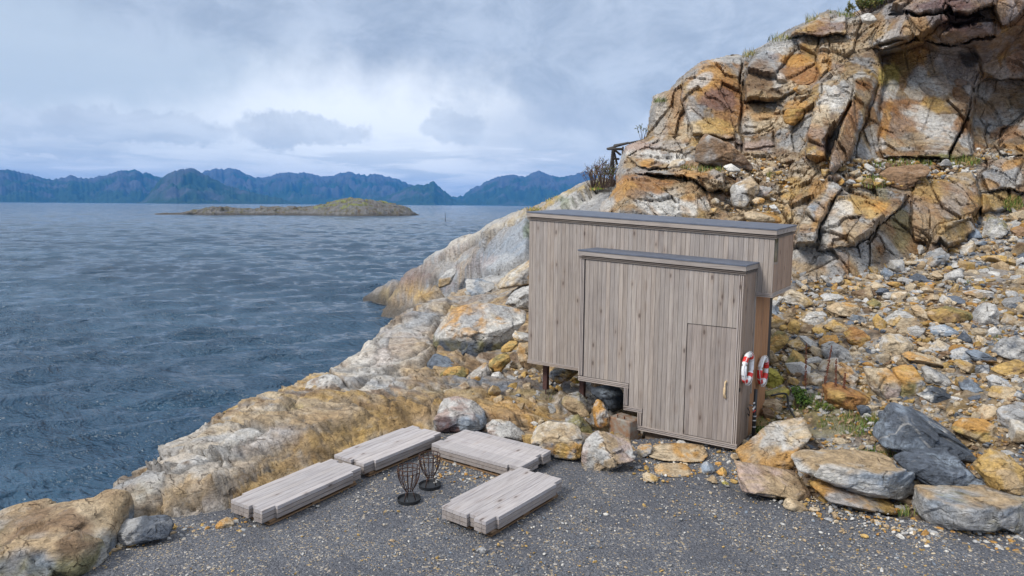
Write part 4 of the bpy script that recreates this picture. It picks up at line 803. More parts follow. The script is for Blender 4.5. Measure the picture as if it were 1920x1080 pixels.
strips('bottom_trim', TRIMC, .02, XR+.012, 1, 3, .019, .008, BY-.008, True, 2.5825)
strips('side_bottom_trim', TRIMC, BY-.018, YB, 1, 3, .019, .008, z_or_x=2.5825, side=XR-.012, mat=M_WOODY)
strips('corner_trim', TRIMC, .085, 3.04, -1, 3, .020, .010, -.006, False, -.004, mat=M_WOODV)
strips('corner_trim', TRIMC, Z2+.095, 3.14, 1, 3, .020, .012, -.006, False, FXL-.01, mat=M_WOODV)
strips('corner_trim', TRIMC, Z1+.085, Z2-.014, 1, 3, .018, .012, -.006, False, FX2, mat=M_WOODV)
strips('corner_trim', TRIMC, .10, Z1-.014, 1, 3, .018, .012, -.006, False, FX1, mat=M_WOODV)
# roofs: sheet on a pale fascia with two thin battens below it
def roof(name, x0, x1, y0, y1, z0, z1, rise):
    R = MB(); q = lambda x: z0+(z1-z0)*(x-x0)/(x1-x0); e = .022
    vs = []
    for dz in (0, e):
        for x, y in ((x0-.012, y0-.012), (x1+.012, y0-.012), (x1+.012, y1), (x0-.012, y1)): vs.append((x, y, q(x)-e*.3+dz+(rise if y > y0 else 0)))
    R.add(vs, [(0, 3, 2, 1), (4, 5, 6, 7), (0, 1, 5, 4), (1, 2, 6, 5), (2, 3, 7, 6), (3, 0, 4, 7)])
    ro = part(R, name, M_ROOF, HUT); Rt = ro.matrix_basis.translation
    for nm, hh, h2, pr, colr in (('fascia', .0, .082, 0., (.33, .30, .28)), ('batten', .100, .118, .012, (.13, .11, .10)), ('batten', .128, .146, .018, (.16, .14, .125))):
        mb = MB()
        for (xa, xb, ya, yb, rf) in ((x0, x1, y0+pr, y0+pr+.02, 0), (x1-.02-pr, x1-pr, y0+pr+.021, y1-.002, rise), (x0+pr, x0+.02+pr, y0+pr+.021, y1-.002, rise)):
            vs = [(x, y, q(x)-z-.008+(rf if y > y0+.05 else 0)) for z in (h2, hh) for x, y in ((xa, ya), (xb, ya), (xb, yb), (xa, yb))]
            mb.add(vs, [(0, 3, 2, 1), (4, 5, 6, 7), (0, 1, 5, 4), (1, 2, 6, 5), (2, 3, 7, 6), (3, 0, 4, 7)], tone(colr, .06))
        L = HUT.location; mb.v = [(x-L.x, y-L.y, z-L.z) for x, y, z in mb.v]; mb.build(nm, M_WOODX, ro)
roof('front_box_roof', FXL-.035, .035, -.045, BY-.0, 3.299+.012, 3.182-.002, .0)
roof('rear_box_roof', XL-.03, XR+.035, BY-.045, YB+.05, 4.013, 3.7635, .045)
# slit window, posts, plinth, lock
mb = MB(); w = rayX(1459, 465, XR); mb.box((XR-.03, BY+.02, 3.20), (XR+.004, BY+.24, 3.615)); WN = part(mb, 'window', M_GLASS, HUT)
mb = MB(); L = HUT.location
for a, b_ in (((XR-.01, BY+.24, 3.19), (XR+.010, BY+.262, 3.62)), ((XR-.01, BY+.02, 3.165), (XR+.014, BY+.262, 3.19))): mb.box(tuple(a[i]-L[i] for i in range(3)), tuple(b_[i]-L[i] for i in range(3)), (.3, .26, .22))
mb.build('frame', M_WOODV, WN)
for (pxx, y, rod) in ((1024, 1.15, True), (1093, 1.45, False)):
    t0 = rayY(pxx, 690, y); x = t0[0]; zt = .755; g0 = float(TZ(x, y)); mb = MB()
    mb.box((x-.055, y-.055, g0+.16 if rod else g0), (x+.055, y+.055, zt-.04), ch=.006)
    mb.box((x-.14, y-.08, zt-.04), (x+.14, y+.08, zt-.015), ch=.004); mb.box((x-.10, y-.06, zt-.10), (x+.10, y+.06, zt-.04), ch=.004)
    if rod: mb.tube([(x, y, g0-.3), (x, y, g0+.17)], .014, 8)
    part(mb, 'post', M_STEEL, HUT)
mb = MB(); mb.box((FX1+.10, .16, -.5), (-.16, YS-.1, -.003), (.20, .15, .11)); part(mb, 'plinth', M_WOODX, HUT)
mb = MB(); q = rayX(1387, 731, .004); mb.box((-.012, q[1]-.022, q[2]-.035), (.012, q[1]+.022, q[2]+.035), ch=.004); part(mb, 'lock', M_BLACK, HUT)

# ------------------------------------------------------------------ lifebuoys hung on the side wall
def lifebuoy(px, py, label, red, tiltz):
    p = rayX(px, py, .075); R_, r_ = .236, .044
    root = empty('lifebuoy', (p[0], p[1], p[2]-R_-r_), label, 'lifebuoy', 'lifebuoys on the side of the hut'); T = root.location
    def ring(a0, a1, rr, n):
        return [(T.x*0, math.cos(a0+(a1-a0)*k/n)*R_, math.sin(a0+(a1-a0)*k/n)*R_+R_+r_) for k in range(n+1)]
    mb = MB(); mb.tube(ring(0, 2*math.pi, 0, 40)[:-1], r_, 14, closed=True); mb.build('ring', M_WHITE, root, True)
    for a, w in red:
        mb = MB(); mb.tube(ring(rad(a-w), rad(a+w), 0, 8), r_+.003, 14); mb.build('band', M_RED, root, True)
    mb = MB(); pts = []
    for k in range(40):
        a = 2*math.pi*k/40; s_ = abs(math.sin(2*a+.4)); q_ = R_+r_+.006+.022*s_
        pts.append((.03*s_+.004, math.cos(a)*q_, math.sin(a)*q_+R_+r_-.01*s_))
    mb.tube(pts, .006, 6, closed=True); mb.build('grab_line', M_ROPE, root, True)
    mb = MB(); mb.tube([(-.075, 0, 2*R_+.03), (.03, 0, 2*R_+.03), (.06, 0, 2*R_+.05)], .009, 6); mb.build('hook', M_BRASS, root)
lifebuoy(1402, 690, 'white lifebuoy with four narrow red bands, hung nearest the hut door', [(50, 11), (135, 11), (-45, 11), (-130, 11)], 0)
lifebuoy(1430.5, 695, 'white lifebuoy with wide red bands, hung near the rear edge of the side wall', [(200, 34), (20, 18), (-40, 16)], 0)
# standpipe with tap
p = rayX(1412, 826, .13); root = empty('standpipe', (p[0], p[1], p[2]-.05), 'black standpipe with a metal tap at the side wall under the lifebuoys', 'water pipe')
topz = rayX(1415, 732, .13)[2]-root.location.z; mb = MB(); mb.tube([(0, 0, 0), (0, 0, topz*.5), (.0, .02, topz)], .032, 12); mb.build('pipe', M_BLACK, root, True)
tz = rayX(1404, 768, .1)[2]-root.location.z
mb = MB(); mb.tube([(0, -.0, tz), (.02, -.10, tz+.01), (.02, -.17, tz-.01), (.02, -.17, tz-.05)], .018, 10); mb.tube([(-.1, 0, tz), (0, 0, tz)], .014, 8); mb.tube([(0, -.03, tz+.07), (0.02, -.16, tz+.09)], [.012, .02], 8); tp_ = mb.build('tap', M_BRASS, root, True)
mb = MB(); mb.box((.0, -.16, tz-.075), (.03, -.05, tz-.055), ch=.004); mb.build('lever', M_RED, root)
for zc in (topz*.42, topz*.5, topz*.30):
    mb = MB(); mb.tube([(0, 0, zc), (0, 0, zc+.02)], .038, 12); mb.build('clamp', M_BRASS, root, True)
mb = MB(); mb.tube([(-.09, -.12, tz-.02), (-.05, -.15, tz-.08), (-.06, -.12, tz-.16), (-.1, -.05, tz-.15)], .010, 8); mb.build('hose_end', M_BLACK, root, True)
mb = MB(); a = rayX(1440, 755, .0); pts = []
for k in range(28):
    t_ = k/27; x = .15+.75*t_+.05*math.sin(t_*9); y = 1.75+.35*math.sin(t_*5)-.4*t_; z = float(TZ(x, y)); pts.append((x, y, z+.04+.28*(1-t_)**3+.05*abs(math.sin(t_*7))))
mb.tube(pts, .020, 8); meta(mb.build('hose', M_BLACK, None, True), 'black hose lying on the stones behind the hut corner', 'hose')

# ------------------------------------------------------------------ stacked deck panels on pallets
def platform(corner, w, l, ang, label, zb=-.1, ztop=.15):
    root = empty('deck_platform', (corner[0], corner[1], zb), label, 'wooden platform', 'deck panels stacked on pallets'); root.rotation_euler.z = rad(ang)
    H = ztop-zb; th = .050; n = 7; bw = w/n
    def slab(mb, z0, z1, dx, dy, base):
        for i in range(n):
            xa, xb = i*bw+.0022, (i+1)*bw-.0022; i0, i1 = .045, .21; c = tone(base, .09, .12); y0, y1 = 0, l
            if i == n-3: y0 = .055
            if i == 2: y1 = l-.055
            if i == 0: poly = [(xa+i0, y0), (xb, y0), (xb, y1), (xa+i0, y1), (xa+i0, l-i1), (xa, l-i1), (xa, i1), (xa+i0, i1)]
            elif i == n-1: poly = [(xa, y0), (xb-i0, y0), (xb-i0, i1), (xb, i1), (xb, l-i1), (xb-i0, l-i1), (xb-i0, y1), (xa, y1)]
            else: poly = [(xa, y0), (xb, y0), (xb, y1), (xa, y1)]
            mb.prism([(x+dx, y+dy) for x, y in poly], z0+rng.uniform(-.0008, .0008), z1+rng.uniform(-.0015, .0008), c)
    for k in range(3):
        mb = MB(); z1 = H-k*(th+.009); slab(mb, z1-th, z1, rng.uniform(-.006, .006)*(k > 0), rng.uniform(-.008, .008)*(k > 0), (.42, .40, .405) if k == 0 else (.30, .27, .255))
        mb.build('deck_panel', M_WOODY, root)
    mb = MB()
    for k in range(2): mb.box((.055, .08, H-(k+1)*.059+.001), (w-.055, l-.08, H-(k+1)*.059+.0085), (.2, .2, .2))
    mb.build('gap_shade', M_DARKW, root)  # dark sheets filling the gaps between panels, shade put in as colour
    zt = H-3*th-.018-.004; mb = MB(); br = (.22, .14, .08)
    for x in (.04, w/2-.05, w-.14):
        mb.box((x, .10, 0.012), (x+.10, l-.10, .032), tone(br))
        for y in (.12, l/2-.07, l-.26): mb.box((x+.003, y, .034), (x+.097, y+.14, max(.05, zt-.022)), tone(br, .25))
    for y in (.10, l/2-.06, l-.24): mb.box((.03, y, max(.052, zt-.020)), (w-.03, y+.10, zt), tone(br))
    mb.build('pallet', M_WOODY, root)
    return root
def corner(px, py, z=.15): return G(float(px), float(py), z)
def fit(a, b_, c_, d_):          # near-left, near-right, far-right, far-left corners of the top
    A_, B_, C_, D_ = [corner(*q)[:2] for q in (a, b_, c_, d_)]; w = (np.hypot(*(B_-A_))+np.hypot(*(C_-D_)))/2; l = (np.hypot(*(D_-A_))+np.hypot(*(C_-B_)))/2
    u_ = (D_-A_)/np.hypot(*(D_-A_))+(C_-B_)/np.hypot(*(C_-B_)); m_ = (A_+B_+C_+D_)/4; ang = math.atan2(-u_[0], u_[1]); cs, sn = math.cos(ang), math.sin(ang)
    return (m_[0]-cs*w/2+sn*l/2, m_[1]-sn*w/2-cs*l/2), w-.01, l-.012, math.degrees(ang)
platform(*fit((425.5, 937), (500, 959), (682.5, 877), (618.7, 858.5)), 'grey deck panel stack furthest left, along the ochre bedrock slab')
platform(*fit((624, 850), (686, 873), (830, 812), (773, 796.5)), 'grey deck panel stack behind the fire baskets, against the ochre bedrock')
platform(*fit((975, 880), (1033, 841), (867, 802.5), (814, 834)), 'broadest grey deck panel stack, in front of the cream block, set crosswise')
platform(*fit((824, 947), (917, 981), (1062, 898), (970, 874)), 'grey deck panel stack nearest the camera, propped on loose stones at the front')

# ------------------------------------------------------------------ fire baskets
M_TRAY = plain('soot_black', (.022, .024, .027), .6, .3, .3, 40.)
def basket(px, py, label):
    p = G(float(px), float(py), -.095); root = empty('fire_basket', tuple(p), label, 'fire basket', 'fire baskets between the platforms')
    mb = MB(); n = 28; prof = [(.0, .012), (.155, .012), (.165, .045), (.172, .045), (.168, .0), (.0, .0)]; vs = []; fs = []
    for r, z in prof: vs += [(max(r, .001)*math.cos(2*math.pi*k/n), max(r, .001)*math.sin(2*math.pi*k/n), z) for k in range(n)]
    for i in range(len(prof)-1): fs += [(i*n+k, i*n+(k+1) % n, (i+1)*n+(k+1) % n, (i+1)*n+k) for k in range(n)]
    mb.add(vs, fs); mb.build('tray', M_TRAY, root, False)
    for z, r in ((.50, .158), (.435, .160)):
        mb = MB(); mb.tube([(r*math.cos(2*math.pi*k/30), r*math.sin(2*math.pi*k/30), z) for k in range(30)], .0065, 6, closed=True); mb.build('ring', M_IRON, root, True)
    mb = MB(); mb.tube([(.055*math.cos(2*math.pi*k/20), .055*math.sin(2*math.pi*k/20), .155) for k in range(20)], .006, 6, closed=True); mb.build('ring', M_IRON, root, True)
    for k in range(13):
        a = 2*math.pi*k/13; f = lambda r, z: (r*math.cos(a), r*math.sin(a), z)
        mb = MB(); mb.tube([f(.158, .502), f(.162, .44), f(.150, .36), f(.115, .26), f(.075, .19), f(.055, .155)], .0058, 6); mb.build('bar', M_IRON, root, True)
    for k in range(3):
        a = 2*math.pi*k/3+.5; mb = MB(); mb.tube([(.055*math.cos(a), .055*math.sin(a), .155), (.075*math.cos(a), .075*math.sin(a), .08), (.095*math.cos(a), .095*math.sin(a), .014)], .007, 6); mb.build('leg', M_IRON, root, True)
basket(767, 938.5, 'rusty iron fire basket on a round tray, the nearer of the two')
basket(806, 912, 'rusty iron fire basket on a round tray, beside the crosswise deck stack')

# ------------------------------------------------------------------ drying rack on the ridge, sea mark
def rack():
    D0 = 31.; base = U(1150., 345., D0); root = empty('drying_rack', tuple(base), 'dark timber pole rack standing on the skyline left of the cliff', 'pole rack'); L = root.location
    col = plain('old_poles', (.07, .065, .06), .9)
    def pole(nm, a, b_, r=.05):
        A_ = U(float(a[0]), float(a[1]), a[2]); B_ = U(float(b_[0]), float(b_[1]), b_[2]); mb = MB(); mb.tube([tuple(A_-np.array(L)), tuple(B_-np.array(L))], r, 7); mb.build(nm, col, root, True)
    pole('beam', (1139, 279, 30.6), (1172, 270, 33)); pole('beam', (1152, 273, 33), (1178, 268, 35), .06); pole('beam', (1140, 279, 30.6), (1168, 279.5, 31), .06); pole('beam', (1157, 273, 31), (1200, 264, 35), .05)
    for a, b_ in (((1149, 279, 31), (1145, 312, 31)), ((1149, 279, 31), (1150, 314, 31.6)), ((1150, 279, 31), (1157, 308, 32)), ((1168, 275, 33), (1166, 318, 33))): pole('leg', a, b_)
    pole('brace', (1152, 281, 31), (1163, 290, 32)); pole('brace', (1147, 298, 31), (1160, 298, 32)); pole('brace', (1128, 314, 31), (1136, 322, 31), .04)
rack()
p = G(835., 416., SEA-.3); mb = MB(); mb.tube([(0, 0, 0), (0, 0, 4.6)], [.16, .09], 8); mb.tube([(0, 0, 4.6), (0, 0, 5.1)], [.05, .05], 6)
o = mb.build('sea_mark', M_BLACK, None, True); o.location = tuple(p); meta(o, 'thin dark sea mark pole standing in the water right of the islet', 'sea mark')
# ------------------------------------------------------------------ rocks
TR = dict(z2=(3.375, 960, 580), z4=(3.375, 1360, 700), z5=(2.3415, 1100, 0), z6=(2.842, 1400, 380), z7=(3.375, 640, 380), s3=(2.743, 0, 700), s4=(5.4, 960, 660), s7=(5.333, 1180, 780), t7=(4.8, 700, 660), p=(1, 0, 0))
_ico = {}
def ico(n):
    if n not in _ico:
        bm = bmesh.new(); bmesh.ops.create_icosphere(bm, subdivisions=n, radius=1); bm.verts.index_update()
        _ico[n] = (np.array([v.co for v in bm.verts]), np.array([[v.index for v in f.verts] for f in bm.faces])); bm.free()
    return _ico[n]
def ground_hit(px, py):
    r = ray(float(px), float(py)); t = np.arange(6, 60, .03); P = CAM+r*t[:, None]; h = P[:, 2]-TZ(P[:, 0], P[:, 1])
    if py > 800: h = np.minimum(h, P[:, 2]+.1)
    k = np.argmax(h < 0); return t[k] if h[k] < 0 else 14.
def rockshape(dirs, planes, pw):
    N = np.array([p[0] for p in planes]); d = np.array([p[1] for p in planes]); N = N/np.linalg.norm(N, axis=1)[:, None]
    q = np.maximum(dirs@N.T/d[None, :], 0); return (q**pw).sum(1)**(-1/pw), q.argmax(1)
HAND = []
def boulder(short, label, tr, pts, cols, D=None, top=.4, th=.36, sub=5, group='loose boulders around the hut', seed=None, kind='boulder', amp=1., topc=None, z=None, sink=.0, pw=44, vein=False):
    s_, ox, oy = TR[tr]; P = np.array([(ox+a/s_, oy+b_/s_) for a, b_ in pts]); lo, hi = P.min(0), P.max(0); cx, cy = (lo+hi)/2
    seed = len(HAND)*13+5 if seed is None else seed; rs = np.random.RandomState(seed)
    bx = cx; byy = hi[1]
    if z is not None: D = float((G(bx, byy, z)-CAM)@FW)
    wpx, hpx = hi-lo
    if D is None: D = ground_hit(bx, byy-.08*hpx)
    W_ = wpx*D/F; H_ = hpx*D/F; T = th*(W_*.6+H_*.4); D = D+T*.55
    k = D/F; poly = (P-np.array([cx, cy]))*k; poly[:, 1] *= -1          # metres, y up in the view plane
    A = .5*np.sum(poly[:, 0]*np.roll(poly[:, 1], -1)-np.roll(poly[:, 0], -1)*poly[:, 1])
    if A < 0: poly = poly[::-1]
    planes = []; ht = top*H_; kk = ht/(2*T); c0 = np.array([0, 0, 0.])
    for i in range(len(poly)):
        a, b_ = poly[i], poly[(i+1) % len(poly)]; e = b_-a; L = np.hypot(*e)
        if L < 1e-6: continue
        nx, ny = e[1]/L, -e[0]/L; off = nx*a[0]+ny*a[1]
        if off <= .04*min(W_, H_): off = .04*min(W_, H_)+.02*W_
        if ny > .45:   # top edge: lies at the back, the face slopes down towards the camera
            n = np.array([nx, ny, -kk*ny]); planes.append((n, (off-kk*ny*T*.9*-1*-1*0+off*0+kk*ny*-T*.9*-1*0)+0.0+(-kk*ny*T*.9)*-0+0)) if False else planes.append((n/np.linalg.norm(n), max((off-kk*ny*T*.9)/np.linalg.norm(n), .06*H_)))
            n = np.array([nx, ny, .9]); planes.append((n/np.linalg.norm(n), (off+.9*T*.9)/np.linalg.norm(n)))
        else:
            for sg in (1, -1):
                t_ = rs.uniform(.08, .38)*sg; n = np.array([nx, ny, t_]); l_ = np.linalg.norm(n); planes.append((n/l_, off/l_))
    for j in range(4):
        n = np.array([rs.uniform(-.8, .8), rs.uniform(-.25, .55), -1.]); n /= np.linalg.norm(n); planes.append((n, T*rs.uniform(.78, 1.0)))
    n = np.array([rs.uniform(-.2, .2), -.1, 1.]); n /= np.linalg.norm(n); planes.append((n, T))
    dirs, Fc = ico(sub); E3 = np.array([W_*.5, H_*.5, T]); dd = dirs*E3; ln = np.linalg.norm(dd, axis=1); dd = dd/ln[:, None]
    rr, idx = rockshape(dd, planes, pw); V = dd*rr[:, None]
    size = (W_+H_)/2; off3 = rs.uniform(0, 50, 3)
    hA, eA, _ = cells(V/(size*.36)*np.array([1, 1.35, 1])+off3, seed); hB, eB, iB = cells(V/(size*.13)+off3, seed+3)
    V = V+dd*((hA*.085-.02*smooth(eA, .04, 0)+.004)*size+hB*.014*size+fbm(V/size+off3, 5, 4, seed)*.022*size)[:, None]*amp*(.45+.55*np.clip(-dd[:, 2:3]*2, 0, 1))
    WV = V[:, 0:1]*RT+V[:, 1:2]*UP+V[:, 2:3]*FW
    c3 = U(cx, cy, D)
    WV = WV+c3
    col = mixcol(WV/size*1.0+off3, cols, 1.15, seed)
    pj = (rs.uniform(.82, 1.15, len(planes)))[idx][:, None]; col = col*pj
    if topc:
        nz = (dd@np.array([RT[2], UP[2], FW[2]])); up = smooth(V[:, 1]/H_+.15*fbm(WV/size+off3, 3, 3, seed+2), .5-top-.06, .5-top+.06)[:, None]; tc_ = mixcol(WV/size+off3, topc, 1.3, seed+9); col = col*(1-up)+tc_*up
    if vein:
        vn = (smooth(np.abs(fbm(WV/size+off3, 1.1, 3, seed+4)), .035, .0)*.6)[:, None]; col = col*(1-vn)+C['lgrey']*vn
    zmin = WV[:, 2].min(); base = (c3[0], c3[1], zmin)
    o = mesh_np(kind, WV, Fc, col, M_ROCK if size > .5 else M_STONE, True, None, base)
    meta(o, label, 'boulder' if kind == 'boulder' else 'rock', group); HAND.append((short, cx, cy, wpx, hpx, D, o)); return o
g1 = 'boulders along the edge of the gravel'; g2 = 'rocks of the rubble slope'; g3 = 'boulders on the shore left of the hut'; g4 = 'stones under the hut'; g5 = 'blocks lying on the cliff ledges'
# edge of the gravel, left to right
boulder('big left slab', 'huge flat-topped grey-green rock with rusty stains in the bottom left corner', 'p', [(-90, 985), (0, 972), (60, 958), (140, 948), (175, 955), (205, 972), (214, 1005), (216, 1045), (185, 1120), (140, 1190), (-90, 1220)], ['blue', 'grey', 'olive', 'lgrey'], D=7.9, top=.20, th=.45, topc=['tan', 'tan', 'cream', 'brown'], group=g1, sub=6)
boulder('dark grey wedge', 'dark grey angular rock wedged between the huge left rock and the bedrock slab', 's3', [(578, 805), (620, 772), (700, 755), (810, 750), (885, 790), (865, 842), (700, 875), (583, 898)], ['grey', 'slate', 'slate'], z=-.1, top=.45, group=g1)
boulder('small orange stone', 'small orange stone on the gravel left of the leftmost deck stack', 's3', [(1092, 792), (1120, 765), (1155, 745), (1198, 768), (1203, 800), (1150, 803)], ['orange', 'cream', 'rust'], z=-.1, top=.4, sub=4, group=g1)
boulder('pink boulder', 'grey boulder with a flat pink top behind the crosswise deck stack', 't7', [(540, 700), (550, 510), (620, 440), (745, 410), (890, 450), (990, 530), (1030, 600), (1022, 690), (960, 705), (650, 745), (600, 735)], ['slate', 'grey', 'purple', 'blue'], z=-.12, top=.5, topc=['pink', 'pink', 'lgrey'], group=g1)
boulder('low grey slab', 'low pale grey broken slab between the pink-topped boulder and the cream block', 't7', [(975, 700), (1030, 655), (1090, 608), (1200, 608), (1240, 640), (1470, 660), (1450, 720), (1390, 800), (1240, 775), (1090, 750)], ['lgrey', 'cream', 'white', 'pink'], z=-.1, top=.6, group=g1)
boulder('cream block', 'square cream block with ochre sides below the hut posts', 'z2', [(110, 812), (160, 757), (230, 725), (400, 735), (462, 775), (452, 880), (405, 952), (250, 948), (118, 850)], ['ochre', 'cream', 'orange', 'blue'], z=-.1, top=.42, topc=['cream', 'white', 'tan'], group=g1, sub=6)
boulder('pinkish white boulder', 'rounded pinkish-white boulder at the gravel edge left of the stepping slab', 'z2', [(440, 895), (455, 850), (520, 792), (600, 787), (700, 815), (785, 855), (775, 930), (700, 980), (560, 1022), (440, 1012)], ['lgrey', 'pink', 'lgrey', 'tan'], z=-.1, top=.5, group=g1, sub=6)
boulder('cobble by the slab', 'small cream and orange cobble between the pinkish-white boulder and the stepping slab', 'z2', [(788, 885), (820, 862), (882, 850), (897, 870), (862, 930), (800, 942)], ['cream', 'orange', 'grey'], z=-.1, sub=4, group=g1)
boulder('stepping slab', 'long flat tan stepping slab in front of the hut door', 's7', [(158, 425), (200, 335), (480, 310), (700, 322), (900, 338), (968, 395), (960, 440), (745, 450), (700, 498), (560, 482), (400, 452), (230, 450)], ['tan', 'tan', 'orange', 'cream'], z=-.12, top=.86, th=.42, amp=.5, group=g1)
boulder('second stepping slab', 'shorter flat tan slab just below the long stepping slab', 's7', [(240, 572), (280, 520), (335, 490), (590, 500), (655, 562), (640, 592), (430, 612), (330, 600)], ['tan', 'cream', 'orange'], z=-.12, top=.85, th=.4, amp=.5, group=g1)
for sh, lb, p_, c_ in (('', 'small cream and ochre stone left of the shorter tan slab', [(130, 592), (178, 566), (302, 612), (290, 642), (235, 662), (140, 640)], ['cream', 'ochre']), ('', 'blue-grey stone between the two tan slabs and the yard', [(690, 570), (735, 485), (790, 465), (850, 500), (868, 535), (800, 575), (720, 578)], ['blue', 'lgrey', 'tan']),
                   ('', 'little orange stone right of the blue-grey stone by the slabs', [(865, 577), (938, 515), (977, 532), (975, 600)], ['orange', 'ochre']), ('', 'pale triangular stone below the blue-grey stone by the slabs', [(765, 640), (858, 600), (882, 632), (876, 676)], ['cream', 'tan']),
                   ('', 'little greenish-grey stone furthest right below the slabs', [(912, 655), (950, 640), (1010, 680), (1000, 710), (960, 705)], ['lgrey', 'moss', 'cream']), ('', 'pale cobble under the door sill of the hut', [(470, 262), (500, 243), (560, 250), (582, 300), (480, 292)], ['lgrey', 'cream']),
                   ('', 'tan stone at the hut corner, under the bottom trim', [(1010, 415), (1030, 380), (1090, 375), (1100, 420), (1060, 445)], ['tan', 'lgrey'])):
    boulder('small path stone', lb, 's7', p_, c_, z=-.1, sub=4, top=.6, group=g1)
boulder('leaning orange rock', 'big orange and cream rock leaning towards the hut corner', 'z4', [(72, 540), (120, 500), (350, 335), (540, 302), (592, 365), (592, 440), (430, 545), (375, 612), (290, 602), (120, 578)], ['cream', 'orange', 'tan', 'orange', 'lgrey'], z=-.05, top=.55, group=g1, sub=6)
boulder('pinkish flat slab', 'flat pinkish-brown slab at the gravel edge right of the hut', 'z4', [(50, 597), (90, 578), (330, 618), (500, 648), (575, 730), (520, 825), (430, 812), (280, 782), (90, 752), (75, 660)], ['tan', 'redb', 'pink', 'tan'], z=-.12, top=.70, group=g1, sub=6, amp=.7)
boulder('long white rock', 'long white-grey rock with a tan top edge, centre of the edging row', 'z4', [(415, 625), (480, 560), (545, 518), (800, 528), (1110, 548), (1180, 640), (1252, 715), (1240, 780), (1130, 808), (980, 792), (860, 752), (620, 702), (480, 655)], ['lgrey', 'white', 'blue', 'white'], z=.0, top=.22, topc=['tan', 'tan', 'lgrey'], group=g1, sub=6)
boulder('rusty slab', 'narrow rusty orange slab lying under the long white-grey rock', 'z4', [(575, 735), (615, 712), (900, 768), (1080, 828), (1158, 862), (1150, 890), (1020, 895), (800, 850), (650, 815)], ['orange', 'rust', 'ochre', 'grey'], z=-.1, top=.5, group=g1, amp=.7)
boulder('large slate boulder', 'largest dark slate boulder, right of the grassy patch', 'z4', [(982, 482), (1020, 380), (1075, 250), (1120, 195), (1200, 215), (1450, 335), (1560, 425), (1628, 500), (1612, 585), (1480, 560), (1160, 560), (1090, 545)], ['slate', 'dslate', 'slate', 'blue'], D=10.6, top=.45, group=g1, sub=6, vein=True)
boulder('lower slate boulder', 'blocky dark slate boulder in front of the largest slate boulder', 'z4', [(1108, 560), (1175, 522), (1470, 492), (1580, 595), (1672, 680), (1660, 712), (1500, 745), (1300, 742), (1230, 690), (1135, 610)], ['slate', 'dslate', 'blue', 'slate'], z=.12, top=.45, group=g1, sub=6)
boulder('grey kerb block', 'long grey-green block at the right edge of the yard, below the slate boulders', 'z4', [(1248, 765), (1285, 742), (1600, 755), (1890, 768), (2050, 775), (2080, 900), (2050, 1010), (1890, 1005), (1450, 995), (1340, 992), (1255, 922)], ['grey', 'blue', 'olive', 'lgrey'], z=-.12, top=.12, group=g1, sub=6, topc=['tan', 'brown'])
boulder('ochre boulder', 'knobbly ochre boulder at the right edge beside the slate boulders', 'z4', [(1618, 612), (1670, 550), (1742, 498), (1830, 515), (1890, 560), (1960, 640), (1960, 710), (1820, 772), (1700, 752), (1655, 670)], ['ochre', 'cream', 'tan', 'ochre'], z=.18, top=.45, group=g1, sub=6)
boulder('small tan stone', 'small rounded tan stone at the foot of the pinkish-brown slab', 'z4', [(368, 855), (395, 805), (425, 793), (510, 832), (535, 862), (450, 872)], ['tan', 'cream'], z=-.11, sub=4, group=g1)
boulder('rust-gold rock', 'rust and gold angular rock behind the weeds right of the hut', 'z4', [(630, 75), (700, 62), (765, 80), (930, 142), (932, 205), (830, 245), (700, 222), (645, 175)], ['rust', 'orange', 'ochre', 'rust'], top=.3, group=g2)
boulder('ochre corner rock', 'ochre boulder with a smooth cream top uphill of the largest slate boulder', 'z4', [(1455, 372), (1500, 320), (1540, 288), (1700, 298), (1785, 390), (1742, 450), (1640, 458), (1540, 412)], ['ochre', 'olive', 'cream', 'tan'], top=.35, topc=['orange', 'cream'], group=g2)
boulder('orange wedge', 'orange wedge-shaped rock behind the ochre boulder, near the right edge', 'z4', [(1588, 290), (1630, 235), (1662, 200), (1742, 210), (1748, 272), (1700, 305)], ['orange', 'rust', 'cream'], sub=4, group=g2)
boulder('grey edge rock', 'broad grey rock at the right edge above the ochre boulder', 'z4', [(1752, 245), (1800, 215), (1890, 198), (1990, 250), (1990, 350), (1890, 368), (1790, 375), (1750, 315)], ['grey', 'lgrey', 'tan'], group=g2)
boulder('dark upright stone', 'small dark upright stone beside the grassy patch', 'z4', [(832, 212), (880, 202), (922, 212), (905, 292), (862, 282)], ['slate', 'dslate'], sub=4, group=g2, top=.15)
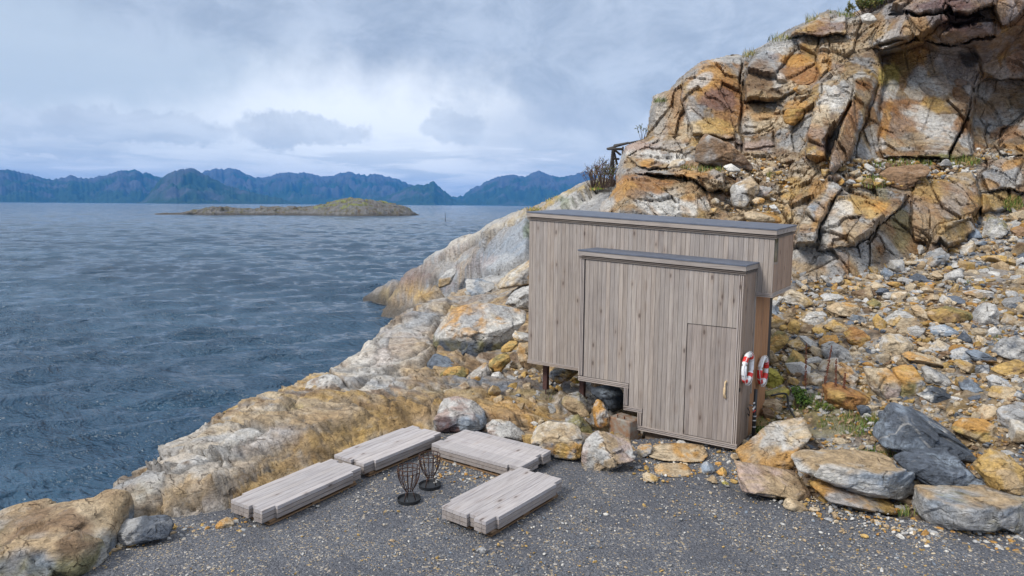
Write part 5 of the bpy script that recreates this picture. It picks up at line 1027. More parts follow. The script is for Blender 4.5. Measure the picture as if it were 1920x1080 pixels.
R6 = [('white and ochre block', 'tall white block with an ochre top, above the weeds', [(610, 935), (650, 880), (790, 888), (808, 950), (800, 1020), (742, 1076), (690, 1062), (668, 990)], ['white', 'lgrey', 'pink', 'cream'], .4, ['cream', 'orange']),
 ('ochre cube', 'ochre-topped grey block right of the tall white block', [(795, 880), (912, 864), (952, 920), (947, 1000), (882, 1062), (815, 1052)], ['grey', 'ochre', 'olive'], .45, ['ochre', 'orange']),
 ('grey striped rock', 'pale grey striped rock right of the ochre-topped block', [(945, 885), (990, 870), (1100, 930), (1128, 980), (1060, 995), (960, 962)], ['lgrey', 'white', 'grey'], .5, None),
 ('veined slate rock', 'dark slate rock with a white vein, below the pale striped rock', [(893, 1012), (1010, 978), (1100, 1000), (1135, 1070), (1050, 1078), (960, 1072)], ['dslate', 'slate', 'white', 'dslate'], .5, None),
 ('dark ridge rock', 'dark blue-grey ridge-backed rock right of the veined slate rock', [(1128, 942), (1180, 925), (1300, 990), (1293, 1032), (1200, 1032), (1140, 992)], ['slate', 'blue', 'ochre'], .5, None),
 ('cream top rock', 'cream and ochre rock just behind the hut side wall', [(200, 535), (235, 443), (310, 490), (397, 520), (382, 556), (300, 562)], ['cream', 'ochre', 'white'], .5, None),
 ('flat grey stone', 'flat pale grey stone uphill behind the hut', [(398, 492), (440, 483), (552, 488), (553, 515), (480, 522), (410, 532)], ['lgrey', 'blue'], .6, None),
 ('white ochre lump', 'white and ochre lump below the cream rock behind the hut', [(290, 620), (340, 583), (430, 580), (443, 630), (400, 662), (310, 656)], ['lgrey', 'ochre', 'white'], .5, None),
 ('cream slab', 'cream and orange slab right of the white and ochre lump', [(428, 565), (500, 530), (602, 538), (617, 580), (540, 617), (460, 602)], ['cream', 'tan', 'orange'], .5, None),
 ('orange cube', 'squarish orange rock in the middle of the rubble slope', [(518, 703), (590, 658), (662, 690), (657, 750), (590, 782), (550, 752)], ['orange', 'ochre', 'rust'], .5, None),
 ('wedge of grey', 'grey wedge with an ochre flank right of the squarish orange rock', [(738, 622), (820, 573), (892, 580), (882, 622), (800, 677), (750, 660)], ['lgrey', 'cream', 'ochre'], .5, None),
 ('folded tan rock', 'folded cream-brown rock below the grey wedge', [(788, 692), (850, 622), (920, 613), (967, 670), (930, 707), (830, 712)], ['cream', 'tan', 'brown'], .5, None),
 ('broad ochre slab', 'broad flat ochre slab in the upper middle of the rubble slope', [(968, 592), (1100, 548), (1222, 578), (1212, 642), (1100, 642), (1010, 658)], ['ochre', 'brown', 'olive'], .35, None),
 ('round grey rock', 'rounded grey rock with a red top right of the broad ochre slab', [(1208, 642), (1250, 560), (1310, 518), (1347, 600), (1332, 642), (1240, 672)], ['grey', 'lgrey', 'redb'], .4, None),
 ('loaf rock', 'loaf-shaped orange-grey rock above the rounded grey rock', [(1158, 477), (1240, 458), (1330, 470), (1333, 500), (1250, 522), (1190, 512)], ['lgrey', 'orange', 'tan'], .4, None),
 ('leaning grey rock', 'elongated grey rock leaning near the top of the rubble slope', [(938, 342), (990, 258), (1060, 233), (1087, 265), (1060, 320), (980, 357)], ['grey', 'blue', 'tan'], .4, None),
 ('lower cream block', 'squat ochre and grey block below the squarish orange rock', [(708, 802), (740, 708), (840, 700), (907, 740), (882, 800), (760, 822)], ['cream', 'ochre', 'lgrey'], .5, None),
 ('long cream rock', 'long cream-ochre rock above the ochre-topped block', [(818, 832), (900, 793), (1030, 818), (1098, 860), (1070, 902), (970, 872)], ['cream', 'ochre', 'tan'], .5, ['cream', 'cream', 'orange']),
 ('pyramid stone', 'pyramid-shaped grey-cream stone above the long cream rock', [(968, 785), (1040, 728), (1112, 760), (1102, 800), (1040, 812)], ['lgrey', 'cream', 'grey'], .5, None),
 ('smooth grey rock', 'smooth grey rock right of the pyramid-shaped stone', [(1068, 812), (1170, 768), (1222, 790), (1180, 852), (1110, 852)], ['grey', 'lgrey', 'blue'], .5, None),
 ('dark capped rock', 'rock with a dark top and orange underside, left of the big grey edge boulder', [(1178, 792), (1270, 788), (1400, 838), (1422, 862), (1340, 873), (1230, 852)], ['orange', 'lgrey', 'ochre'], .6, ['slate', 'blue']),
 ('big grey boulder', 'big faceted grey boulder near the right edge of the slope', [(1328, 805), (1400, 728), (1478, 708), (1530, 760), (1500, 832), (1420, 855)], ['grey', 'slate', 'lgrey'], .4, None),
 ('flat grey rock', 'flat pale grey rock at the lower right of the slope', [(1288, 935), (1340, 918), (1440, 958), (1422, 1002), (1310, 992)], ['lgrey', 'blue', 'grey'], .5, None),
 ('long ochre edge rock', 'long ochre rock reaching out of the picture at the right edge', [(1318, 895), (1400, 858), (1478, 838), (1580, 870), (1500, 930), (1380, 932)], ['ochre', 'tan', 'brown'], .5, None),
 ('white cracked rock', 'white-grey cracked rock below and left of the squarish orange rock', [(408, 765), (480, 738), (592, 800), (562, 852), (480, 862), (420, 832)], ['lgrey', 'white', 'grey'], .5, None),
 ('big white rock', 'biggest white rock, above the red-brown weed stalks', [(478, 865), (530, 818), (602, 890), (592, 930), (662, 960), (640, 1002), (540, 982), (498, 920)], ['white', 'cream', 'lgrey', 'orange'], .5, None),
 ('olive block', 'ochre-grey block left of the red-brown weed stalks', [(208, 875), (260, 788), (312, 810), (302, 900), (220, 917)], ['ochre', 'lgrey', 'olive'], .4, None),
 ('ochre hut rock', 'ochre rock touching the hut side above the lifebuoys', [(112, 742), (180, 678), (232, 690), (217, 740), (150, 807), (112, 802)], ['ochre', 'orange', 'olive'], .5, None),
 ('brown fin', 'brown finned stone right of the ochre rock at the hut side', [(213, 692), (240, 618), (282, 620), (287, 680), (240, 712)], ['ochre', 'brown'], .4, None),
 ('mossy yellow rock', 'yellow-green mossy rock right beside the right-hand lifebuoy', [(103, 895), (130, 880), (172, 890), (212, 950), (150, 1002), (108, 992)], ['moss', 'olive', 'moss'], .4, None),
 ('low mossy rock', 'second yellow-green rock, below the mossy one by the hose', [(105, 1012), (220, 978), (232, 1020), (165, 1066), (107, 1066)], ['moss', 'olive', 'ochre'], .4, None),
 ('tall grey slab', 'tall grey slab at the top right of the rubble under the cliff', [(1258, 192), (1310, 68), (1382, 80), (1362, 170), (1330, 202)], ['lgrey', 'olive', 'grey'], .3, None),
 ('blue stone pair', 'blue-grey blocky stone at the foot of the cliff, left of the tall grey slab', [(1173, 202), (1180, 150), (1230, 128), (1243, 190)], ['blue', 'slate'], .5, None),
 ('brown edge slab', 'brown-orange slab at the top right edge of the rubble', [(1418, 142), (1478, 118), (1560, 150), (1520, 192), (1430, 183)], ['redb', 'orange'], .5, None),
 ('thin grey flake', 'thin grey flake above the brown-orange slab', [(1368, 122), (1440, 93), (1490, 100), (1440, 137), (1390, 142)], ['grey', 'lgrey'], .6, None),
 ('blue-black stone', 'blue-black stone in the upper middle of the slope', [(868, 402), (920, 373), (972, 390), (940, 432), (880, 432)], ['slate', 'blue'], .5, None),
 ('thin orange stone', 'thin orange stone right below the blue-black stone', [(898, 442), (990, 413), (1022, 430), (960, 458), (910, 458)], ['orange', 'ochre'], .5, None),
 ('cream flake', 'cream flake high up in the small rubble', [(618, 457), (700, 418), (732, 430), (720, 462), (640, 467)], ['cream', 'lgrey'], .5, None),
 ('pale cobble', 'pale cobble below the blue-black and orange stones', [(1028, 522), (1060, 488), (1117, 515), (1112, 547), (1050, 552)], ['cream', 'lgrey', 'tan'], .5, None),
 ('ochre spike', 'upright ochre stone left of the grey wedge', [(678, 632), (705, 588), (742, 620), (732, 682), (690, 692)], ['ochre', 'tan'], .3, None),
 ('tan cobble', 'tan cobble between the squarish orange rock and the hut', [(348, 672), (400, 658), (442, 690), (422, 722), (370, 717)], ['ochre', 'cream'], .5, None),
 ('split ochre rock', 'split ochre rock directly left of the squarish orange rock', [(418, 662), (480, 623), (542, 650), (542, 692), (470, 702)], ['ochre', 'cream', 'brown'], .5, None),
 ('orange flake', 'orange flake above the white-grey cracked rock', [(388, 752), (420, 708), (502, 703), (482, 742), (402, 792)], ['orange', 'cream'], .5, None),
 ('cream cobble', 'cream cobble above the ochre-grey block near the hut', [(213, 742), (300, 723), (322, 760), (292, 802), (230, 772)], ['cream', 'white', 'ochre'], .5, None),
 ('blue-grey flat rock', 'flat blue-grey rock below the folded cream-brown rock', [(983, 664), (1080, 648), (1152, 680), (1142, 702), (1050, 717), (978, 702)], ['blue', 'lgrey'], .6, None),
 ('white edge stone', 'white-grey flat stone at the upper right edge of the slope', [(1378, 528), (1440, 518), (1490, 530), (1520, 550), (1400, 553)], ['white', 'lgrey'], .6, None),
 ('tan triangle', 'triangular tan stone touching the broad ochre slab', [(878, 554), (930, 543), (972, 590), (962, 632), (910, 622)], ['tan', 'cream'], .4, None),
 ('olive cobble', 'olive-ochre cobble above the upright ochre stone', [(638, 534), (690, 508), (727, 530), (722, 572), (670, 563)], ['ochre', 'olive'], .5, None)]
for sh, lb, p_, c_, tp__, tc2 in R6: boulder(sh, lb, 'z6', p_, c_, top=tp__, topc=tc2, group=g2, kind='rock', sub=5 if max(a for a, b_ in p_)-min(a for a, b_ in p_) > 90 else 4)
NSCREE = len(HAND)
# shore boulders left of the hut
boulder('great orange boulder', 'great orange and white boulder overhanging the shore left of the hut', 'z7', [(555, 870), (600, 790), (680, 680), (780, 640), (950, 640), (1100, 670), (1190, 690), (1185, 800), (1060, 900), (980, 992), (850, 1035), (740, 990), (600, 955)], ['slate', 'grey', 'slate', 'olive'], D=18.6, top=.55, topc=['lgrey', 'cream', 'white', 'orange', 'grey'], group=g3, sub=6, th=.30)
boulder('blue slate rock', 'blue-grey slate rock tucked under the great orange boulder', 't7', [(370, 290), (375, 240), (430, 150), (530, 18), (640, 28), (720, 90), (900, 170), (780, 260), (600, 300), (420, 310)], ['slate', 'blue', 'slate'], D=17.2, top=.5, group=g3)
boulder('orange seam rock', 'flat orange-topped rock in front of the blue-grey slate rock', 't7', [(578, 205), (650, 150), (780, 133), (882, 178), (842, 222), (690, 278), (620, 252)], ['ochre', 'orange', 'olive'], D=16.6, top=.4, group=g3)
boulder('grey and orange wedge', 'grey and orange wedge leaning right of the flat orange-topped rock', 't7', [(788, 282), (900, 198), (1020, 98), (1062, 190), (1042, 262), (900, 290)], ['orange', 'grey', 'ochre', 'lgrey'], D=16.4, top=.4, group=g3)
boulder('ochre brick rock', 'brick-shaped ochre rock left of the hut corner', 't7', [(1018, 102), (1120, 28), (1212, 3), (1240, 80), (1150, 182), (1070, 184)], ['ochre', 'orange', 'olive'], D=16.8, top=.4, group=g3)
boulder('pale pebbly stone', 'pale grey stone below the brick-shaped ochre rock', 't7', [(1038, 268), (1070, 188), (1130, 178), (1192, 230), (1140, 268)], ['lgrey', 'white'], D=16., sub=4, group=g3)
boulder('cream corner rock', 'cream and orange block touching the left edge of the hut', 'z7', [(1108, 935), (1120, 888), (1190, 885), (1215, 950), (1190, 1005), (1128, 1018)], ['cream', 'orange', 'tan'], D=16.6, sub=4, group=g3, top=.3)
boulder('white corner stone', 'white stone on top of the cream block at the hut edge', 'z7', [(1078, 842), (1100, 808), (1190, 828), (1195, 882), (1110, 882)], ['white', 'lgrey', 'ochre'], D=17.2, sub=4, group=g3)
boulder('ochre flat stone', 'flat ochre stone left of the cream block at the hut edge', 'z7', [(1003, 922), (1060, 878), (1128, 873), (1082, 942), (1010, 953)], ['ochre', 'olive'], D=17., sub=4, group=g3)
boulder('round tan boulder', 'round tan boulder far out on the headland', 'z7', [(612, 520), (635, 445), (700, 408), (762, 430), (778, 470), (760, 495), (690, 520), (665, 575), (620, 562)], ['tan', 'ochre', 'lgrey'], D=42, top=.4, topc=['lgrey', 'grey'], group=g3)
boulder('grey dome boulder', 'broad grey boulder on the headland above the great orange boulder', 'z7', [(768, 500), (800, 468), (980, 438), (1015, 470), (960, 550), (1060, 580), (1000, 622), (820, 640), (788, 590)], ['grey', 'blue', 'lgrey'], D=30, top=.6, group=g3, sub=6)
boulder('orange broken rock', 'broken white and orange rock high behind the left edge of the hut', 'z7', [(938, 555), (1020, 478), (1100, 428), (1220, 360), (1230, 560), (1100, 585), (1000, 545)], ['cream', 'orange', 'white', 'grey'], D=26, top=.5, group=g3)
boulder('white broken rock', 'white and dark grey broken rock between the great orange boulder and the hut', 'z7', [(985, 625), (1060, 590), (1100, 500), (1220, 530), (1230, 680), (1090, 665)], ['lgrey', 'slate', 'white'], D=22.5, top=.5, group=g3)
boulder('seaward hump', 'rounded cream and ochre hump on the seaward edge of the bedrock', 's3', [(1045, 320), (1090, 250), (1180, 185), (1330, 100), (1440, 103), (1540, 132), (1500, 190), (1290, 265), (1160, 312)], ['cream', 'lgrey', 'ochre', 'tan'], D=12.9, top=.55, group=g3, sub=6, pw=9)
boulder('upper seaward hump', 'pale rounded hump just above the cream and ochre one', 's3', [(1475, 130), (1560, 38), (1700, -5), (1775, 50), (1765, 105), (1640, 170), (1500, 190)], ['lgrey', 'cream', 'brown'], D=14.4, top=.6, group=g3, sub=5, pw=9)
def slab(tr, pts, cols, topc, D=None, z=None, top=.5, th=.5, sub=6, pw=30):
    s_, ox, oy = TR[tr]; ys = [b_ for a, b_ in pts]; lo, hi = min(ys), max(ys); mx = (min(a for a, b_ in pts)+max(a for a, b_ in pts))/2
    if D is None: D = float((G(ox+mx/s_, oy+hi/s_, z)-CAM)@FW); z = None
    pts = [(a, b_+max(0, (b_-lo)/(hi-lo)-.5)*.9*(hi-lo)) for a, b_ in pts]; top *= .7
    o = boulder('x', None, tr, pts, cols, D=D, z=z, top=top, th=th, sub=sub, group=None, kind='shore_slab', topc=topc, pw=pw, amp=1.5, seed=700+int(pts[0][0]))
    HAND.pop(); del o['category']; o['kind'] = 'structure'
TR['z3'] = (2.743, 400, 740)
# under the hut
boulder('tan cobble', 'large tan stone under the hut left of the upright orange stone', 's4', [(483, 505), (540, 448), (680, 412), (755, 480), (810, 560), (800, 625), (650, 655), (540, 575)], ['tan', 'olive', 'grey'], D=13.3, group=g4)
boulder('upright orange', 'upright orange stone under the hut', 's4', [(815, 612), (828, 520), (880, 488), (932, 520), (985, 620), (962, 722), (905, 775), (842, 742)], ['orange', 'rust', 'lgrey'], D=12.9, top=.2, group=g4)
boulder('dark cave rock', 'dark blue-grey rock in the shadow behind the rust-streaked block', 's4', [(765, 405), (850, 365), (960, 345), (1140, 380), (1180, 540), (1000, 620), (880, 500)], ['slate', 'blue', 'dslate'], D=14.3, group=g4)
boulder('pale blue rock', 'pale blue-grey rock right of the front steel post', 's4', [(375, 250), (400, 165), (600, 150), (700, 185), (625, 245), (475, 325)], ['lgrey', 'blue', 'ochre'], D=15.4, group=g4)
boulder('lower stones', 'low brown-grey rock under the tan stone below the hut', 's4', [(520, 700), (600, 650), (680, 640), (830, 790), (820, 850), (640, 800)], ['olive', 'grey', 'tan'], D=12.7, group=g4)
boulder('yellow chunk', 'small yellow-ochre chunk below the hut step', 's4', [(600, 295), (640, 265), (690, 285), (685, 320), (620, 318)], ['orange', 'moss'], D=15.2, sub=4, group=g4)
# blocks on the ledges of the cliff
def cliffD(px, py): return float(CD(np.array([px]), np.array([py]))[0])
for sh, lb, p_, c_, dd_, tp__ in (('pyramid block', 'pointed grey-brown block with a pale tip on the lower left ledge of the cliff', [(478, 660), (500, 610), (540, 568), (640, 625), (742, 712), (722, 758), (600, 735), (480, 705)], ['brown', 'grey', 'lgrey', 'redb'], -1.6, .3),
    ('red-brown ledge block', 'flat-topped red-brown block on the right ledge of the cliff', [(1303, 755), (1350, 723), (1460, 710), (1552, 703), (1530, 742), (1450, 795), (1402, 848), (1330, 812)], ['redb', 'tan', 'redb'], -1.0, .42),
    ('light grey ledge boulder', 'light grey boulder on the ledge above the hut roof', [(632, 845), (660, 798), (732, 763), (757, 790), (742, 860), (690, 915), (640, 905)], ['lgrey', 'cream', 'tan'], -1.3, .4),
    ('grey ledge slab', 'triangular grey slab right of the light grey boulder above the roof', [(738, 862), (755, 808), (832, 820), (780, 866)], ['lgrey', 'pink'], -1.1, .7),
    ('roof edge boulder', 'grey and orange boulder just above the hut roof', [(692, 935), (720, 918), (852, 938), (858, 980), (760, 986), (700, 964)], ['orange', 'grey', 'cream'], -1.6, .5),
    ('white ledge stone', 'white stone near the lower end of the pointed grey-brown block', [(598, 727), (640, 713), (682, 740), (672, 758), (620, 753)], ['white', 'cream'], -2.0, .5), ('white chip', 'white chip on the lower left ledge left of the pointed block', [(348, 737), (380, 700), (432, 690), (442, 712), (400, 738)], ['white', 'cream'], -1.6, .6),
    ('small grey ledge stone', 'small pale grey stone right above the hut roof boulder', [(798, 902), (830, 893), (860, 930), (850, 943), (815, 922)], ['lgrey', 'blue'], -1.6, .5), ('orange ledge cobble', 'orange cobble left of the small pale grey stone above the roof', [(726, 880), (750, 862), (785, 868), (778, 892), (740, 897)], ['orange', 'cream'], -1.5, .5),
    ('orange plug', 'bright orange block set in the middle of the cliff', [(863, 515), (880, 473), (947, 468), (953, 510), (915, 552), (875, 542)], ['orange', 'ochre', 'rust'], -.55, .2), ('upper orange plug', 'orange block with a white top above the bright orange one', [(903, 388), (930, 370), (977, 368), (983, 395), (950, 423)], ['orange', 'rust', 'cream'], -.75, .3),
    ('white top block', 'white block among the grass at the very top of the cliff', [(1205, 62), (1245, 45), (1282, 85), (1250, 108), (1215, 95)], ['white', 'lgrey'], -1.0, .5)):
    q = np.mean(np.array(z5(p_)), 0); boulder(sh, lb, 'z5', p_, c_, D=cliffD(q[0], q[1])+dd_, top=tp__, group=g5, kind='boulder', th=.3, sub=5 if len(p_) > 6 else 4)
# concrete footing with rust runs
p = U(1169., 812., 12.95); mb = MB(); mb.box((-.24, -.16, -.12), (.25, .22, .31), ch=.02); mb.box((-.06, -.165, .0), (-.02, -.158, .29), ch=0)
root = empty('footing', (p[0], p[1], p[2]), 'grey concrete footing streaked with rust under the step of the hut', 'concrete footing'); root.rotation_euler.z = rad(-12)
mb = MB(); mb.box((-.24, -.16, -.12), (.25, .22, .31), ch=.02); mb.build('block', M_CONC, root)
M_RUST = plain('rust', (.20, .065, .025), .85, 0, .4, 30.)
for x in (-.07, .09): mb = MB(); mb.tube([(x, -.10, .25), (x, -.10, .36), (x+.01, -.13, .37)], .012, 7); mb.build('bolt', M_RUST, root, True)

# medium rocks of the slope, each its own object -------------------------------------------------
PROT = []
for k in range(14):
    rs = np.random.RandomState(900+k); dirs, Fc = ico(4); pl = []
    for j in range(rs.randint(6, 10)):
        n = rs.normal(0, 1, 3)*np.array([1, 1, 1.2]); n /= np.linalg.norm(n); pl.append((n, rs.uniform(.62, 1.0)))
    for n in ((1, 0, 0), (-1, 0, 0), (0, 1, 0), (0, -1, 0), (0, 0, 1), (0, 0, -1)): pl.append((np.array(n, float), rs.uniform(.85, 1.05)))
    r_, idx = rockshape(dirs, pl, 50); V = dirs*r_[:, None]; h, e, _ = cells(V/.45, k); V = V*(1+h*.035+fbm(V, 3, 3, k)*.03)[:, None]; V *= np.array([1, rs.uniform(.62, .85), rs.uniform(.42, .68)]); PROT.append((V, Fc, idx, rs.uniform(.8, 1.15, 40)))
CN = [('ochre', ['ochre', 'cream', 'tan']), ('cream', ['cream', 'white', 'tan']), ('pale grey', ['lgrey', 'white', 'grey']), ('blue-grey', ['blue', 'slate', 'lgrey']), ('orange', ['orange', 'ochre', 'rust']), ('tan', ['tan', 'brown', 'cream']), ('dark grey', ['slate', 'dslate', 'grey']), ('brown', ['brown', 'olive', 'ochre'])]
rs = np.random.RandomState(42); placed = []; used = {}; NMED = 0
HA = [(h[1], h[2], h[3], h[4]) for h in HAND]
HUTPX = [(990, 395), (1490, 420), (1490, 545), (1450, 560), (1440, 745), (1385, 845), (1190, 810), (1165, 730), (990, 685)]
cand = []
for _i in range(9000):
    if len(cand) >= 225: break
    px = rs.uniform(1440, 1925); py = rs.uniform(395, 950)
    if py < 520-.0*(px-1500) and px < 1620: continue
    if py < 500-(px-1620)*.36: continue
    if py > 830-(px < 1700)*60: continue
    if 1450 < px < 1720 and py > 735: continue
    w = np.interp(py, [400, 520, 620, 720, 830], [14, 22, 34, 42, 40])*rs.lognormal(0, .34)
    if any(abs(px-a) < (c_/2+w*.30) and abs(py-b_) < (d_/2+w*.20) for a, b_, c_, d_ in HA): continue
    if any(math.hypot(px-a, (py-b_)*1.3) < (w+c_)*.37 for a, b_, c_ in placed): continue
    if inpoly(np.array([px]), np.array([py]), HUTPX)[0]: continue
    placed.append((px, py, w)); cand.append((px, py, w, 'g2'))
for _i in range(900):
    if len(cand) >= 285: break
    z_ = [((960, 1085), (680, 735)), ((1330, 1460), (350, 398)), ((1540, 1780), (298, 350)), ((940, 992), (600, 680)), ((1030, 1180), (730, 800)), ((830, 1010), (700, 770))][_i % 6]
    px = rs.uniform(*z_[0]); py = rs.uniform(*z_[1]); w = rs.uniform(8, 20) if py < 400 else rs.uniform(9, 26)
    if any(abs(px-a) < (c_/2+w*.4) and abs(py-b_) < (d_/2+w*.3) for a, b_, c_, d_ in HA): continue
    if any(math.hypot(px-a, py-b_) < (w+c_)*.5 for a, b_, c_ in placed): continue
    placed.append((px, py, w)); cand.append((px, py, w, 'g5' if py < 400 else 'g4' if px > 940 else 'g3'))
def wordplace(px, py, taken):
    c_ = sorted(((math.hypot(px-a[1], (py-a[2])*1.2), a) for a in HAND), key=lambda t: t[0])[:6]
    for d, a in c_:
        if a[0] in ('small path stone',): continue
        dx, dy = px-a[1], py-a[2]; w = 'left of' if abs(dx) > abs(dy) and dx < 0 else 'right of' if abs(dx) > abs(dy) else 'above' if dy < 0 else 'below'
        if abs(dx) > 1 and .5 < abs(dy/dx) < 2: w = ('up' if dy < 0 else 'down')+' and '+('left of' if dx < 0 else 'right of')
        yield f'{w} the {a[0]}'
GR = dict(g2=g2, g3=g3, g4=g4, g5=g5)
for px, py, w, g_ in cand:
    if g_ == 'g5': D = cliffD(px, py)-.35
    else: D = ground_hit(px, py)
    P = U(px, py, D); s_ = w*.5*D/F*1.12; kx = rs.randint(len(PROT)); V, Fc, idx, pj = PROT[kx]
    a = rs.uniform(0, 6.28); tl = rs.normal(0, .35, 2); R3 = np.array(Matrix.Rotation(a, 3, 'Z') @ Matrix.Rotation(tl[0], 3, 'X') @ Matrix.Rotation(tl[1], 3, 'Y'))
    pr = [.22, .24, .20, .08, .05, .13, .05, .03]; nm, cl = CN[rs.choice(8, p=pr)]
    off3 = rs.uniform(0, 60, 3); WV = (V@R3.T)*s_; col = mixcol(V*.8+off3, cl, 1., rs.randint(99))*(pj[idx % 40])[:, None]*rs.uniform(.8, 1.12)
    zmin = WV[:, 2].min(); base = (P[0], P[1], P[2]+zmin*.55)
    o = mesh_np('rock', WV-np.array([0, 0, zmin]), Fc, col, M_STONE); o.location = base
    sz = 'small' if w < 16 else 'medium' if w < 30 else 'large'; sp_ = 'flat' if np.ptp(WV[:, 2]) < .8*s_ else 'angular'
    lab = None
    for wp in wordplace(px, py, used):
        t_ = f'{sz} {nm} {sp_} rock {wp}'
        if t_ not in used: lab = t_; break
        lab = lab or t_
    used[lab] = 1; meta(o, lab, 'rock', GR[g_])

# small stones: nobody could count them ----------------------------------------------------------
def stones(name, n, sampler, mat, palette, seed, kind='stuff', sub=1, bri=1.):
    rs = np.random.RandomState(seed); dirs, Fc = ico(sub); shapes = []
    for k in range(10):
        pl = [(v/np.linalg.norm(v), rs.uniform(.6, 1)) for v in rs.normal(0, 1, (8, 3))]+[(np.array(v, float), 1.) for v in ((1, 0, 0), (-1, 0, 0), (0, 1, 0), (0, -1, 0), (0, 0, 1), (0, 0, -1))]
        r_, _ = rockshape(dirs, pl, 18); shapes.append(dirs*r_[:, None]*np.array([1, rs.uniform(.55, .85), rs.uniform(.35, .7)]))
    pos, size = sampler(rs, n); m_ = len(pos); vs = []; cs = []; fs = []
    cols = np.array([C[p_]*k_ for p_, k_ in palette]); ci = rs.randint(len(palette), size=m_); nv = len(dirs)
    for i in range(m_):
        a, b_, c_ = rs.uniform(0, 6.28), rs.normal(0, .4), rs.normal(0, .4)
        R3 = np.array(Matrix.Rotation(a, 3, 'Z') @ Matrix.Rotation(b_, 3, 'X') @ Matrix.Rotation(c_, 3, 'Y'))
        vs.append((shapes[rs.randint(10)]@R3.T)*size[i]+pos[i]); fs.append(Fc+i*nv); cs.append(np.tile(cols[ci[i]]*rs.uniform(.75, 1.2)*bri, (nv, 1)))
    o = mesh_np(name, np.vstack(vs), np.vstack(fs), np.vstack(cs), mat, False); meta(o, kind=kind); return o
def s_slope(rs, n):
    P = []; S_ = []
    while len(P) < n:
        px = rs.uniform(1400, 2280, 600); py = rs.uniform(388, 960, 600)
        for a, b_ in zip(px, py):
            if a < 1620 and b_ < 505: continue
            if a >= 1620 and b_ < 500-(min(a, 1960)-1620)*.40: continue
            if b_ > 985-(a < 1540)*70: continue
            if rs.rand() < .35 and b_ > 700: continue
            P.append((a, b_))
    P = np.array(P[:n]); W3 = []; 
    for a, b_ in P:
        D = np.interp(b_, [388, 500, 600, 700, 800, 960], [21.5, 18.3, 15.5, 13.5, 11.9, 9.8]); W3.append(U(a, b_, D))
    W3 = np.array(W3); W3[:, 2] = TZ(W3[:, 0], W3[:, 1])+rs.uniform(-.01, .05, n); return W3, rs.lognormal(-3.05, .48, n)*np.interp(P[:, 1], [400, 600, 960], [1.25, 1.1, .75])
stones('slope_rubble', 13500, s_slope, M_STONE, [('cream', 1), ('lgrey', .9), ('tan', .9), ('lgrey', .8), ('grey', .9), ('tan', .7), ('ochre', .8), ('orange', .8), ('cream', .8), ('brown', 1), ('slate', 1.2), ('tan', 1)], 5)
def s_gravel(rs, n):
    x = rs.uniform(-6.5, 7.5, n*3); y = rs.uniform(-9.5, .6, n*3); d = fbm(np.stack([x, y, x*0], 1), .8, 3, 7); ok = inpoly(x, y, GPTS) & (rs.rand(n*3) < .45+d*.9)
    x = x[ok][:n]; y = y[ok][:n]; return np.stack([x, y, np.full(len(x), -.093)], 1), rs.lognormal(-4.5, .45, len(x))
stones('gravel_stones', 10500, s_gravel, M_STONE, [('white', 1), ('cream', 1), ('lgrey', 1), ('tan', 1), ('ochre', .9), ('white', .9), ('grey', .9), ('slate', 1), ('blue', .8)], 6)
def s_edge(rs, n):
    W3 = []; 
    for i in range(n):
        k = rs.randint(5)
        if k < 2: px, py = rs.uniform(1380, 1920), 0; py = np.interp(px, [1380, 1530, 1730, 1920], [880, 950, 1000, 1015])+rs.normal(0, 12)
        elif k == 2: px, py = rs.uniform(815, 1000), rs.uniform(855, 905)
        elif k == 3: px = rs.uniform(200, 640); py = np.interp(px, [200, 310, 460, 640], [1020, 990, 968, 900])+abs(rs.normal(0, 12))
        else: px, py = rs.uniform(1180, 1400), rs.uniform(825, 905)
        W3.append(G(px, py, -.09))
    return np.array(W3), rs.lognormal(-3.9, .5, n)
stones('edge_stones', 1500, s_edge, M_STONE, [('cream', 1), ('tan', 1), ('lgrey', 1), ('orange', .9), ('grey', 1), ('ochre', 1), ('white', 1)], 8, sub=2)
def s_ledge(rs, n):
    W3 = []; zs = [((1330, 1450), (385, 415), .5), ((1550, 1830), (300, 348), 1), ((1400, 1480), (295, 380), .6), ((1230, 1400), (318, 330), .5), ((1830, 1900), (280, 300), .3)]
    for i in range(n):
        a, b_, _ = zs[rs.choice(5, p=[.15, .5, .15, .12, .08])]; px, py = rs.uniform(*a), rs.uniform(*b_); W3.append(U(px, py, cliffD(px, py)-.12))
    return np.array(W3), rs.lognormal(-2.85, .45, n)
stones('ledge_rubble', 1300, s_ledge, M_STONE, [('cream', 1), ('tan', 1), ('ochre', 1), ('lgrey', 1), ('orange', .8), ('white', .9), ('brown', 1)], 9)
def s_under(rs, n):
    W3 = []
    for i in range(n):
        px, py = (rs.uniform(955, 1100), rs.uniform(680, 735)) if i % 2 else (rs.uniform(1000, 1200), rs.uniform(740, 815))
        D = ground_hit(px, py); P = U(px, py, D); W3.append(P)
    return np.array(W3), rs.lognormal(-2.9, .45, n)
stones('hut_rubble', 420, s_under, M_STONE, [('cream', 1), ('tan', 1), ('grey', 1), ('ochre', 1), ('brown', 1), ('white', .9)], 10, sub=2)

